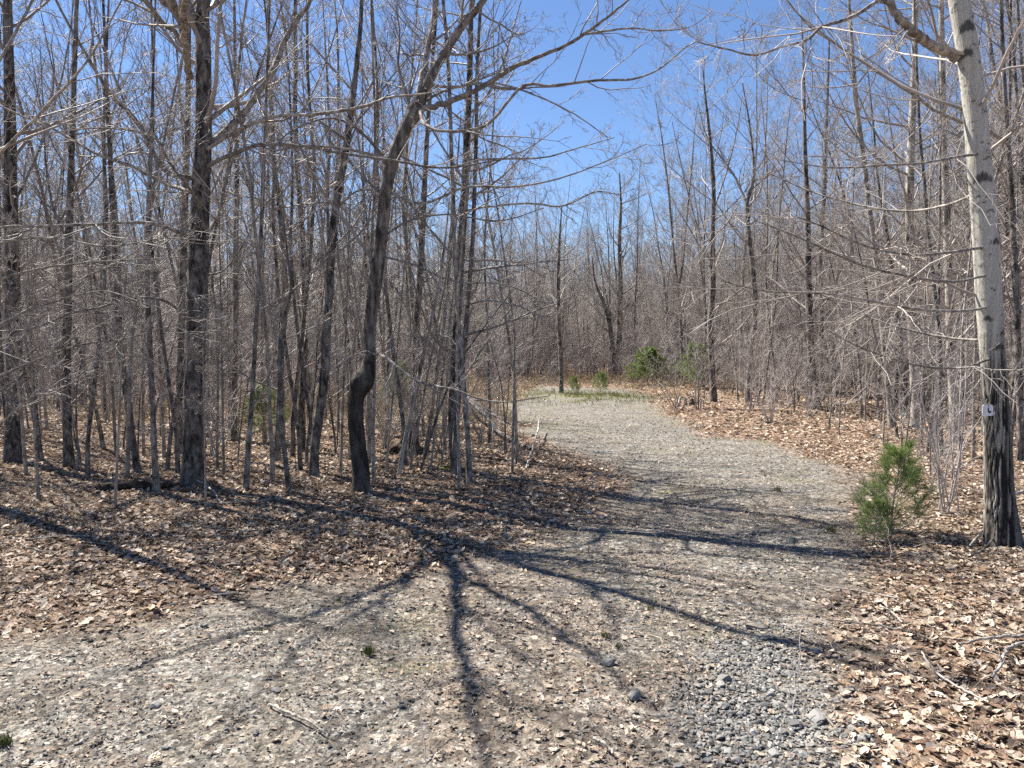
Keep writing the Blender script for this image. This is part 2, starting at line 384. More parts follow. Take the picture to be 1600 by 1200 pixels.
# ------------------------------------------------------------------ dead leaves
def leaf_templates():
    T = []
    def fan(outline, mid, zc):
        V = [(x, y, z) for x, y, z in outline] + [mid]
        n = len(outline); Ft = []
        for i in range(n): Ft += [i, (i + 1) % n, n]
        return np.array(V, float), np.array(Ft)
    T.append(fan([(-1, 0, .25), (-.3, -.55, .12), (.5, -.45, .2), (1.1, 0, .35), (.45, .5, .25), (-.35, .5, .05)], (0, 0, -.02), 0))
    T.append(fan([(-1, 0, -.1), (-.5, -.8, .3), (.1, -.55, .05), (.5, -.8, .35), (1, 0, .1), (.4, .75, .4), (-.5, .7, .2)], (0, 0, 0), 0))
    T.append(fan([(-1, .1, .0), (-.2, -.4, .5), (.6, -.35, .55), (1, .05, .1), (.5, .45, .15), (-.3, .42, .1)], (0, 0, -.05), 0))
    return T
LEAF_COL = np.array([(0.41, 0.30, 0.215), (0.52, 0.41, 0.315), (0.31, 0.205, 0.14), (0.19, 0.12, 0.082), (0.60, 0.50, 0.40), (0.40, 0.255, 0.15),
                     (0.10, 0.072, 0.056), (0.47, 0.39, 0.32), (0.31, 0.255, 0.21), (0.53, 0.385, 0.25)])
LEAF_COL = LEAF_COL * 0.8 + 0.2 * (LEAF_COL.mean(1, keepdims=True) * np.array([[1.12, 1.0, 0.88]]))
LEAF_W = np.array([.19, .17, .13, .10, .10, .06, .08, .08, .05, .04]); LEAF_W = LEAF_W / LEAF_W.sum()
def rot_mats(g, n, tilt):
    yaw = g.uniform(0, 2 * np.pi, n); ax = g.normal(size=(n, 2)) * tilt
    cz, sz = np.cos(yaw), np.sin(yaw)
    Rz = np.zeros((n, 3, 3)); Rz[:, 0, 0] = cz; Rz[:, 0, 1] = -sz; Rz[:, 1, 0] = sz; Rz[:, 1, 1] = cz; Rz[:, 2, 2] = 1
    cx, sx, cy, sy = np.cos(ax[:, 0]), np.sin(ax[:, 0]), np.cos(ax[:, 1]), np.sin(ax[:, 1])
    Rx = np.zeros((n, 3, 3)); Rx[:, 0, 0] = 1; Rx[:, 1, 1] = cx; Rx[:, 1, 2] = -sx; Rx[:, 2, 1] = sx; Rx[:, 2, 2] = cx
    Ry = np.zeros((n, 3, 3)); Ry[:, 1, 1] = 1; Ry[:, 0, 0] = cy; Ry[:, 0, 2] = sy; Ry[:, 2, 0] = -sy; Ry[:, 2, 2] = cy
    return Ry @ Rx @ Rz
def scatter_pts(g, n, y0, y1, side=1.15, xoff=0.6):
    """uniform on the ground inside the widened view wedge"""
    y = np.sqrt(g.uniform(y0 * y0, y1 * y1, n)); x = g.uniform(-1, 1, n) * (y * 0.667 * side + xoff)
    return x, y
leaf_xy = []
def build_leaves():
    g = np.random.default_rng(11); B = Bag(); T = leaf_templates()
    for (y0, y1, dens, s0, s1) in [(1.6, 7, 1450, 0.013, 0.029), (7, 13, 640, 0.016, 0.033), (13, 22, 170, 0.027, 0.05), (22, 34, 50, 0.04, 0.07)]:
        area = 0.767 * (y1 ** 2 - y0 ** 2) + 1.2 * (y1 - y0)
        x, y = scatter_pts(g, int(area * dens), y0, y1)
        lf = leafiness(x, y) * (0.45 + 0.75 * fbm(x * 1.8, y * 1.8, 41))
        k = g.random(len(x)) < lf; x, y, lf = x[k], y[k], lf[k]
        n = len(x); z = height(x, y)
        tl = g.integers(0, 3, n); sz = s0 * 0.6 + (s1 * 1.1 - s0 * 0.6) * g.random(n) ** 1.5
        sz = np.where(lf < 0.4, sz * 0.68, sz)
        RM = rot_mats(g, n, 0.27); ci = g.choice(len(LEAF_COL), n, p=LEAF_W)
        tone = g.uniform(0.68, 1.22, (n, 1)) * np.array([[0.98, 0.98, 0.95]]) * (0.85 + 0.35 * fbm(x * 0.8, y * 0.8, 43))[:, None]
        cc = LEAF_COL[ci] * tone
        inpath = (lf < 0.45); cc[inpath] = cc[inpath] * 0.7 + np.array([0.13, 0.115, 0.095])
        for q in range(3):
            mk = tl == q; V0, F0 = T[q]; m = mk.sum()
            cur = g.uniform(0.3, 1.3, (m, 1, 1)); VV = np.repeat(V0[None], m, 0); VV = VV * np.concatenate([np.ones((m, 1, 2)), cur], 2)
            VV = VV * (1 + g.normal(size=VV.shape) * 0.12)
            VV = np.einsum('nij,nkj->nki', RM[mk], VV) * sz[mk][:, None, None]
            VV -= np.minimum(VV[:, :, 2].min(1), 0)[:, None, None] * np.array([0, 0, 0.75])
            VV += np.stack([x[mk], y[mk], z[mk] + g.uniform(0.0, 0.014, m)], -1)[:, None, :]
            nv = len(V0); FF = (F0[None] + (np.arange(m) * nv)[:, None]).ravel()
            B.add(VV.reshape(-1, 3), FF, np.repeat(cc[mk], nv, 0))
    o = link('leaf_litter', B.mesh('leaf_litter', M['leaf'], 3, False)); tag(o, 'carpet of tan and brown dead leaves over the forest floor', 'leaf litter', kind='stuff')
build_leaves()
def build_crumbs():
    g = np.random.default_rng(13); B = Bag()
    for (y0, y1, dens, s0, s1) in [(1.8, 4.5, 2600, 0.004, 0.013), (4.5, 9, 900, 0.006, 0.017), (9, 18, 170, 0.012, 0.028)]:
        area = 0.767 * (y1 ** 2 - y0 ** 2) + 1.2 * (y1 - y0); x, y = scatter_pts(g, int(area * dens), y0, y1)
        pr = (0.3 + 0.7 * leafiness(x, y)) * (0.35 + 0.9 * smooth(0.35, 0.6, fbm(x * 2.3, y * 2.3, 47))) * (1 - 0.45 * smooth(0.1, -0.1, seg_dist(x, y, PATCH)))
        k = g.random(len(x)) < pr; x, y = x[k], y[k]; n = len(x); z = height(x, y) + g.uniform(0.001, 0.012, n)
        V0 = np.array([(-1, 0, 0), (0, -.5, .25), (1, 0.1, .1), (0.1, .55, .35)])
        VV = np.repeat(V0[None], n, 0) * (1 + g.normal(size=(n, 4, 3)) * 0.25); VV = np.einsum('nij,nkj->nki', rot_mats(g, n, 0.5), VV) * (s0 + (s1 - s0) * g.random(n) ** 1.6)[:, None, None]
        VV += np.stack([x, y, z], -1)[:, None, :]
        cc = LEAF_COL[g.choice(len(LEAF_COL), n, p=LEAF_W)] * g.uniform(0.6, 1.15, (n, 1))
        B.add(VV.reshape(-1, 3), (np.array([0, 1, 2, 0, 2, 3])[None] + (np.arange(n) * 4)[:, None]).ravel(), np.repeat(cc, 4, 0))
    tag(link('leaf_crumbs', B.mesh('leaf_crumbs', M['leaf'], 3, False)), 'broken crumbs of dead leaf and bark over the whole near ground', 'leaf crumbs', kind='stuff')
build_crumbs()
def big_leaves():
    """the largest, nearest leaves, each an object of its own on the ground"""
    g = np.random.default_rng(5); protos = []
    for q in range(10):
        n = 11; a = np.linspace(-np.pi, np.pi, n, endpoint=False)
        r = 1 + 0.22 * np.cos(a * 5 + g.uniform(0, 3)) * (1 if q % 2 else 0.25) + g.normal(size=n) * 0.05
        x = np.cos(a) * r * 1.05; y = np.sin(a) * r * (0.62 if q % 2 == 0 else 0.85)
        cz = 0.35 * y * y * g.uniform(0.3, 1.2) + 0.25 * x * x * g.uniform(-0.5, 1.0) + g.normal(size=n) * 0.05
        V = [(0, 0, 0), (0.5, 0, 0.02), (-0.5, 0, 0.02)] + [(x[i], y[i], cz[i]) for i in range(n)] + [(-1.55, 0.03, 0.15)]
        Fl = []
        for i in range(n):
            xi = (x[i] + x[(i + 1) % n]) / 2; c = 1 if xi > 0.3 else (2 if xi < -0.3 else 0)
            Fl += [3 + i, 3 + (i + 1) % n, c]
        Fl += [3, 3 + n, 4]
        col = LEAF_COL[[0, 1, 4, 2, 9, 0, 5, 1, 7, 3][q]] * 1.0
        protos.append(mesh_from('leaf', np.array(V) * np.array([1, 1, 1]), np.array(Fl), 3, [M['leaf']], False, np.repeat(col[None], len(V), 0)))
    k = 0
    while k < 280:
        x, y = scatter_pts(g, 1, 2.7, 4.8, 1.0, 0.0); x, y = float(x[0]), float(y[0])
        if g.random() > float(leafiness(x, y)) * 1.1: continue
        o = link('leaf', protos[k % 10], GROUND, (x, y, float(height(x, y)) + 0.016 + g.uniform(0, 0.018)))
        s = g.uniform(0.018, 0.031) * (0.75 if float(leafiness(x, y)) < 0.5 else 1); o.scale = (s, s, s)
        o.rotation_euler = (g.normal() * 0.35, g.normal() * 0.35, g.uniform(0, 6.28)); k += 1
big_leaves()

# ------------------------------------------------------------------ gravel and stones
def stone_mesh(g, sub, flatn):
    if sub == 0:
        V = np.array([(1, 0, 0), (0, 1, 0), (-1, 0, 0), (0, -1, 0), (.0, 0, 1), (0, 0, -1)], float)
        Fc = np.array([0, 1, 4, 1, 2, 4, 2, 3, 4, 3, 0, 4, 1, 0, 5, 2, 1, 5, 3, 2, 5, 0, 3, 5])
    else:
        import bmesh
        bm = bmesh.new(); bmesh.ops.create_icosphere(bm, subdivisions=sub, radius=1)
        V = np.array([v.co[:] for v in bm.verts]); Fc = np.array([v.index for f in bm.faces for v in f.verts]); bm.free()
    V = V * (1 + g.normal(size=(len(V), 1)) * 0.14)
    for _ in range(5):                                       # chipped faces
        nrm = norm(g.normal(size=3)); d = V @ nrm; cut = 0.62
        V = V - np.maximum(d - cut, 0)[:, None] * nrm * 0.9
    return V * np.array([g.uniform(0.8, 1.3), g.uniform(0.6, 0.9), flatn]), Fc
def stone_colour(g, n):
    b = np.array([(0.20, 0.197, 0.187), (0.27, 0.262, 0.245), (0.34, 0.325, 0.295), (0.13, 0.13, 0.128), (0.40, 0.38, 0.35), (0.24, 0.21, 0.18)])
    return b[g.choice(6, n, p=[.27, .27, .18, .13, .08, .07])] * g.uniform(0.55, 1.0, (n, 1))
def build_gravel():
    g = np.random.default_rng(21); B = Bag()
    T = [stone_mesh(g, 0, 0.5) for _ in range(6)]
    for (y0, y1, dens, s0, s1) in [(2.2, 4.6, 1700, 0.003, 0.015), (4.6, 8, 700, 0.005, 0.018), (8, 17, 150, 0.009, 0.024)]:
        area = 0.767 * (y1 ** 2 - y0 ** 2) + 1.2 * (y1 - y0)
        x, y = scatter_pts(g, int(area * dens), y0, y1)
        d = path_d(x, y); pk = smooth(0.1, -0.5, d) * (1 - leafiness(x, y)) * (0.25 + 1.2 * smooth(0.35, 0.65, fbm(x * 1.1, y * 1.1, 51)))
        k = g.random(len(x)) < pk; x, y = x[k], y[k]; n = len(x); z = height(x, y)
        sz = s0 + (s1 - s0) * g.random(n) ** 3.5; tl = g.integers(0, 6, n); RM = rot_mats(g, n, 0.25); cc = stone_colour(g, n)
        for q in range(6):
            mk = tl == q; V0, F0 = T[q]; m = mk.sum()
            VV = np.einsum('nij,nkj->nki', RM[mk], np.repeat(V0[None], m, 0)) * sz[mk][:, None, None]
            VV += np.stack([x[mk], y[mk], z[mk] + sz[mk] * 0.15], -1)[:, None, :]
            nv = len(V0); B.add(VV.reshape(-1, 3), (F0[None] + (np.arange(m) * nv)[:, None]).ravel(), np.repeat(cc[mk], nv, 0))
    o = link('gravel', B.mesh('gravel', M['stone'], 3, False)); tag(o, 'loose grey gravel strewn over the path', 'gravel', kind='stuff')
    # small pebbles filling the stony patch
    B = Bag(); n = 6500
    px_ = np.array(PATCH); x = g.uniform(px_[:, 0].min() - .1, px_[:, 0].max() + .1, n); y = g.uniform(px_[:, 1].min() - .1, px_[:, 1].max() + .2, n)
    d = seg_dist(x, y, PATCH); k = g.random(n) < smooth(0.22, -0.2, d + 0.5 * (fbm(x * 3, y * 3, 63) - 0.5)); x, y = x[k], y[k]; n = len(x)
    sz = 0.007 + 0.013 * g.random(n) ** 1.5; RM = rot_mats(g, n, 0.3); cc = stone_colour(g, n); tl = g.integers(0, 6, n); z = height(x, y)
    for q in range(6):
        mk = tl == q; V0, F0 = T[q]; m = mk.sum()
        VV = np.einsum('nij,nkj->nki', RM[mk], np.repeat(V0[None], m, 0)) * sz[mk][:, None, None]
        VV += np.stack([x[mk], y[mk], z[mk] + sz[mk] * 0.3], -1)[:, None, :]
        nv = len(V0); B.add(VV.reshape(-1, 3), (F0[None] + (np.arange(m) * nv)[:, None]).ravel(), np.repeat(cc[mk], nv, 0))
    o = link('pebbles', B.mesh('pebbles', M['stone'], 3, False)); tag(o, 'small grey pebbles filling the stony patch at the path edge', 'pebbles', kind='stuff')
    # stones one can pick out
    protos = []
    for q in range(9):
        V, Fc = stone_mesh(g, 2, [0.45, 0.35, 0.6][q % 3]); c = stone_colour(g, 1)[0]
        protos.append(mesh_from('stone', V, Fc, 3, [M['stone']], False, np.repeat(c[None], len(V), 0)))
    PC = [float(m_.color_attributes['tint'].data[0].color[0]) for m_ in protos]
    placed = []
    def stone(x, y, s, k, label, group=None):
        o = link('stone', protos[k], None, (x, y, float(height(x, y)) + s * 0.22)); o.scale = (s, s, s)
        o.rotation_euler = (g.normal() * 0.15, g.normal() * 0.15, g.uniform(0, 6.28)); tag(o, label, 'stone', group); placed.append((x, y, s))
    big = [(1130, 1065, 0.045, 2, 'largest pale rounded stone at the left rim of the stony patch'),
           (1243, 1135, 0.05, 3, 'oval brownish-grey stone lying in the middle of the stony patch'),
           (1235, 1085, 0.042, 4, 'dark grey block of stone at the upper edge of the stony patch'),
           (1278, 1125, 0.05, 5, 'flat dark slab of stone at the right rim of the stony patch by the leaves'),
           (952, 1037, 0.055, 1, 'single flat grey stone embedded in the path left of the stony patch'),
           (1180, 982, 0.055, 7, 'flat pale stone lying alone above the stony patch'),
           (990, 1090, 0.055, 6, 'wide flat grey stone half sunk in the near path among leaves')]
    for px, py, s, k, lb in big:
        p = ground(px, py); stone(p[0], p[1], s, k, lb)
    n = 0; tries = 0
    while n < 210 and tries < 9000:
        tries += 1
        x = g.uniform(px_[:, 0].min() - .15, px_[:, 0].max() + .1); y = g.uniform(px_[:, 1].min(), px_[:, 1].max() + .1)
        d = float(seg_dist(x, y, PATCH)); s = 0.012 + 0.020 * g.random() ** 1.8
        if d + 0.45 * (float(fbm(x * 3, y * 3, 63)) - 0.5) > 0.1 * g.random() - 0.02: continue
        if any((x - a) ** 2 + (y - b) ** 2 < (0.72 * (s + c)) ** 2 for a, b, c in placed): continue
        q = n % 9; c = PC[q]; word = 'dark' if c < 0.13 else ('pale' if c > 0.24 else 'mid-grey'); shp = ['flattish', 'thin flat', 'chunky'][q % 3]
        fy = (y - px_[:, 1].min()) / np.ptp(px_[:, 1]); fx = (x - px_[:, 0].min()) / np.ptp(px_[:, 0])
        pos = ('front' if fy < .33 else ('middle' if fy < .66 else 'back')) + ' ' + ('left' if fx < .33 else ('centre' if fx < .66 else 'right'))
        stone(x, y, s, q, f"{'bigger' if s > .026 else 'small'} {word} {shp} stone in the {pos} part of the stony patch", 'stones of the stony patch'); n += 1
    n = 0
    while n < 45:
        x, y = scatter_pts(g, 1, 2.8, 6.5, 0.9, 0.0); x, y = float(x[0]), float(y[0])
        if float(path_d(x, y)) > -0.25 or float(seg_dist(x, y, PATCH)) < 0.15: continue
        q = n % 9; word = 'dark' if PC[q] < 0.13 else ('pale' if PC[q] > 0.24 else 'mid-grey'); px = proj((x, y, 0))[0]
        stone(x, y, g.uniform(0.014, 0.032), q, f"{word} {['flattish', 'thin flat', 'chunky'][q % 3]} loose stone on the path, {'nearest rows' if y < 3.8 else ('middle' if y < 5 else 'farther up')}, {'left' if px < 500 else ('centre' if px < 900 else 'right')} side", 'loose stones on the path'); n += 1
build_gravel()

def build_straw():
    g = np.random.default_rng(31); B = Bag(); n = 5200
    x, y = scatter_pts(g, n, 2.3, 9); lf = leafiness(x, y); right = smooth(0.5, 2.2, x - 0.15 * y)
    k = g.random(n) < (0.35 + 0.6 * right); x, y = x[k], y[k]; n = len(x)
    ln = g.uniform(0.04, 0.16, n) * (1 + 0.8 * smooth(0.5, 2.2, x - 0.15 * y)); yaw = g.uniform(0, 6.28, n); rise = g.uniform(0, 0.22, n)
    K = 4; P = np.empty((n, K, 3)); z = height(x, y) + 0.012; c = g.normal(size=n) * 0.35
    for j in range(K):
        s = j / (K - 1); a = yaw + c * s
        P[:, j, 0] = x + ln * s * np.cos(a); P[:, j, 1] = y + ln * s * np.sin(a); P[:, j, 2] = z + ln * rise * math.sin(s * 2.6) + 0.01
    R = np.repeat((g.uniform(0.0009, 0.0022, n))[:, None], K, 1) * np.linspace(1, 0.5, K)
    V, Fq = tube(P, R, 3); cc = np.array([(0.48, 0.40, 0.29), (0.36, 0.28, 0.19), (0.20, 0.15, 0.115), (0.58, 0.51, 0.40)])[g.choice(4, n)]
    B.add(V, Fq, np.repeat(cc, K * 3, 0))
    o = link('dry_grass_litter', B.mesh('dry_grass_litter', M['straw'], 4)); tag(o, 'dry grass stalks and bark shreds strewn on the ground', 'dry grass', kind='stuff')
    B = Bag(); n = 4200; gx, gy = flat(915, 620)
    x = gx + g.normal(size=n) * 1.5; y = gy + g.normal(size=n) * 1.8; k = fbm(x * 1.5, y * 1.5, 61) > 0.42; x, y = x[k], y[k]; n = len(x); ht = g.uniform(0.03, 0.13, n); P = np.empty((n, 3, 3)); dx, dy = g.normal(size=n) * .5, g.normal(size=n) * .5; z = height(x, y)
    for j in range(3):
        t = j / 2; P[:, j] = np.stack([x + dx * ht * t, y + dy * ht * t, z + ht * t], -1)
    V, Fq = tube(P, np.repeat(np.array([[0.005, 0.004, 0.001]]), n, 0), 3)
    B.add(V, Fq, np.repeat(np.array([(0.22, 0.24, 0.07), (0.34, 0.31, 0.13), (0.14, 0.19, 0.05)])[g.choice(3, n)], 9, 0))
    tag(link('green_grass', B.mesh('green_grass', M['straw'], 4)), 'short yellow-green grass along the far rim of the clearing', 'grass', kind='stuff')
    # standing dead grass at the far rim of the clearing and under the left trees
    B = Bag(); n = 15000
    x = np.concatenate([g.uniform(-6, 9, n // 2), g.uniform(-9, 1, n // 2)]); y = np.concatenate([g.uniform(27, 36, n // 2), g.uniform(15, 26, n - n // 2)])
    k = (path_d(x, y) > 0.05) & (fbm(x * 0.5, y * 0.5, 71) > 0.42); x, y = x[k], y[k]; n = len(x)
    ht = g.uniform(0.15, 0.55, n); K = 3; P = np.empty((n, K, 3)); dx, dy = g.normal(size=n) * 0.35, g.normal(size=n) * 0.35; z = height(x, y)
    for j in range(K):
        s = j / (K - 1); P[:, j] = np.stack([x + dx * ht * s * s, y + dy * ht * s * s, z + ht * s * (1 - 0.2 * s)], -1)
    V, Fq = tube(P, np.repeat(np.array([[0.005, 0.004, 0.0015]]), n, 0), 3)
    cc = np.array([(0.46, 0.36, 0.22), (0.36, 0.28, 0.17), (0.26, 0.26, 0.11), (0.50, 0.42, 0.29)])[g.choice(4, n, p=[.35, .3, .12, .23])]
    B.add(V, Fq, np.repeat(cc, K * 3, 0))
    o = link('dead_grass', B.mesh('dead_grass', M['straw'], 4)); tag(o, 'standing tan dead grass along the far rim of the clearing', 'grass', kind='stuff')
build_straw()

def tuft(x, y, s, n, label, cols=((0.08, 0.12, 0.03), (0.13, 0.17, 0.05), (0.25, 0.22, 0.11)), group=None):
    g = np.random.default_rng(int(abs(x * 991 + y * 77)) + 1); B = Bag()
    K = 4; P = np.empty((n, K, 3)); a = g.uniform(0, 6.28, n); l = g.uniform(0.5, 1, n) * s; bx = g.normal(size=(n, 2)) * s * 0.3; o_ = g.uniform(0.1, 0.6, n)
    for j in range(K):
        t = j / (K - 1); P[:, j] = np.stack([bx[:, 0] + np.cos(a) * l * o_ * t ** 1.6, bx[:, 1] + np.sin(a) * l * o_ * t ** 1.6, l * t * (1 - 0.25 * t)], -1)
    V, Fq = tube(P, np.repeat(np.array([[0.0022, 0.0024, 0.0018, 0.0004]]), n, 0) * (s / 0.07) ** 0.5, 3)
    c = np.array(cols)[g.choice(len(cols), n)]; B.add(V, Fq, np.repeat(c, K * 3, 0))
    o = link('grass_tuft', B.mesh('grass_tuft', M['needle'], 4), None, (x, y, float(height(x, y)) + 0.004)); tag(o, label, 'grass tuft', group)
for px, py, s, n, lb in [(575, 1022, 0.06, 60, 'small bright green grass tuft on the near path beside fine tan leaves'),
        (4, 1165, 0.06, 60, 'green grass tuft cut by the left edge in the bottom corner'),
        (945, 996, 0.04, 36, 'low green tuft beside brown leaves at the middle of the near path'),
        (966, 1012, 0.035, 26, 'smaller green sprig just in front of another tuft mid-path'),
        (1016, 953, 0.04, 30, 'green tuft in the branch shadow on the path'),
        (1594, 1016, 0.03, 14, 'tiny green sprig among leaves at the right edge'),
        (1215, 768, 0.08, 40, 'yellow-green tuft on the far right of the path'),
        (765, 845, 0.04, 24, 'small green tuft in the leaves beside the long trunk shadow'),
        (1300, 832, 0.08, 40, 'low yellow-green ground plant left of the young pine'),
        (530, 940, 0.04, 22, 'faint green sprig on the pale grit below the leaf bank'),
        (410, 990, 0.035, 20, 'tiny green sprig on the left part of the near path'),
        (1090, 788, 0.06, 20, 'thin green tuft in the middle distance of the path')]:
    p = ground(px, py); tuft(p[0], p[1], s, n, lb)

# ------------------------------------------------------------------ hero trees, traced at their own distances
def path3(base, pts, n, z0=None):
    """pts: (px, py, depth, diameter px) -> P (n,3), R (n)"""
    rows = []
    for px, py, D, w in pts:
        p = at(px, py, D); rows.append([*p, max(w, 0.4) * D / F / 2 * math.cos(math.atan((px - CX) / F)) * 0.92])
    s = spline(rows, n); return s[:, :3], np.maximum(s[:, 3], 0.0012)
TREES = []       # (px, base point, short description) landmarks for the labels
def hero(name, label, base_px, pts, barkm, limbs=(), auto=None, seed=1, sides=14, sub=2, group=None, n=44, rough=0.04, cat='tree', extra=None, limb_k=1.0, flk=0.22, extra3=()):
    """pts = trunk (px, py, width px[, depth offset]) from the ground up"""
    g = np.random.default_rng(seed)
    b = ground(*base_px); D0 = b[1]
    root = link(name, None, None, b); tag(root, label, cat, group); root.empty_display_size = 0.3
    tp = [(q[0], q[1], D0 + (q[3] if len(q) > 3 else 0), q[2]) for q in pts]
    P, R = path3(b, tp, n); R = R * 0.88; P[0] = b - np.array([0, 0, 0.06])
    loc = P - b; R = flare(loc[:, 2], R, flk)
    V, Fq = tube(loc[None], R[None], sides)
    V = V.reshape(n, sides, 3); ctr = loc[:, None, :]; th = np.arange(sides)
    V = ctr + (V - ctr) * (1 + rough * (g.normal(size=(n, sides, 1)) + 1.2 * np.sin(th * 2 * np.pi / sides * 3 + loc[:, 2:3] * 2.3)[:, :, None]))
    o = link('trunk', mesh_from('trunk', V.reshape(-1, 3), Fq, 4, [barkm]), root)
    twl = [dict(n=int(9 * limb_k), t0=0.12, ang=42, sda=14, lo=0.22, hi=0.48, K=6, up=0.05, wig=0.12, rr=0.6, tip=0.002, lmax=1.6),
           dict(n=5, t0=0.15, ang=42, sda=14, lo=0.3, hi=0.55, K=5, up=0.02, wig=0.14, rr=0.6, tip=0.0016, lmax=0.8),
           dict(n=4, t0=0.15, ang=40, sda=14, lo=0.3, hi=0.6, K=3, up=0.02, wig=0.14, rr=0.7, tip=0.0013, lmax=0.3)]
    for q in limbs:
        lp = [(a[0], a[1], D0 + (a[3] if len(a) > 3 else 0), a[2]) for a in q]
        m = max(10, 5 * len(lp)); LP, LR = path3(b, lp, m); LP = LP - b; LR = np.maximum(LR * 0.72, 0.0015)
        LP[1:-1] += g.normal(size=(m - 2, 3)) * LR[1:-1, None] * 0.15
        Bl = Bag(); Bl.tubes(LP[None], LR[None], 7); lo = link('limb', Bl.mesh('limb', M['limb'] if LR[0] < 0.045 else barkm), root)
        Bt = Bag(); crown(Bt, g, LP[None], LR[None], twl, (4, 3, 3)); link('twig_spray', Bt.mesh('twig_spray', M['twig']), lo)['kind'] = 'stuff'
    for q in extra3:
        s3 = spline(np.array(q, float), 6 * len(q)); LP, LR = s3[:, :3], np.maximum(s3[:, 3], 0.002); LP[1:-1] += g.normal(size=(len(LP) - 2, 3)) * 0.012
        Bl = Bag(); Bl.tubes(LP[None], LR[None], 7); lo = link('limb', Bl.mesh('limb', M['limb']), root)
        Bt = Bag(); crown(Bt, g, LP[None], LR[None], twl, (4, 3, 3)); link('twig_spray', Bt.mesh('twig_spray', M['twig']), lo)['kind'] = 'stuff'
    if auto:
        Ba = Bag(); crown(Ba, g, loc[None], R[None], auto); link('crown', Ba.mesh('crown', M['twig']), root)
    TREES.append((proj(b)[0], b, label)); return root, b, loc, R
AUTO = [dict(n=16, t0=0.45, ang=52, sda=12, lo=0.22, hi=0.36, K=8, up=0.10, wig=0.07, rr=0.42, tip=0.003, lmax=3.6, fall=0.35),
        dict(n=7, t0=0.2, ang=40, sda=10, lo=0.25, hi=0.45, K=6, up=0.05, wig=0.10, rr=0.6, tip=0.002, lmax=1.6),
        dict(n=5, t0=0.15, ang=40, sda=12, lo=0.3, hi=0.5, K=4, up=0.03, wig=0.12, rr=0.65, tip=0.0017, lmax=0.8),
        dict(n=3, t0=0.2, ang=38, sda=12, lo=0.35, hi=0.6, K=3, up=0.03, wig=0.12, rr=0.75, tip=0.0014, lmax=0.35)]
def auto(**k):
    a = [dict(s) for s in AUTO]; a[0].update(k); return a

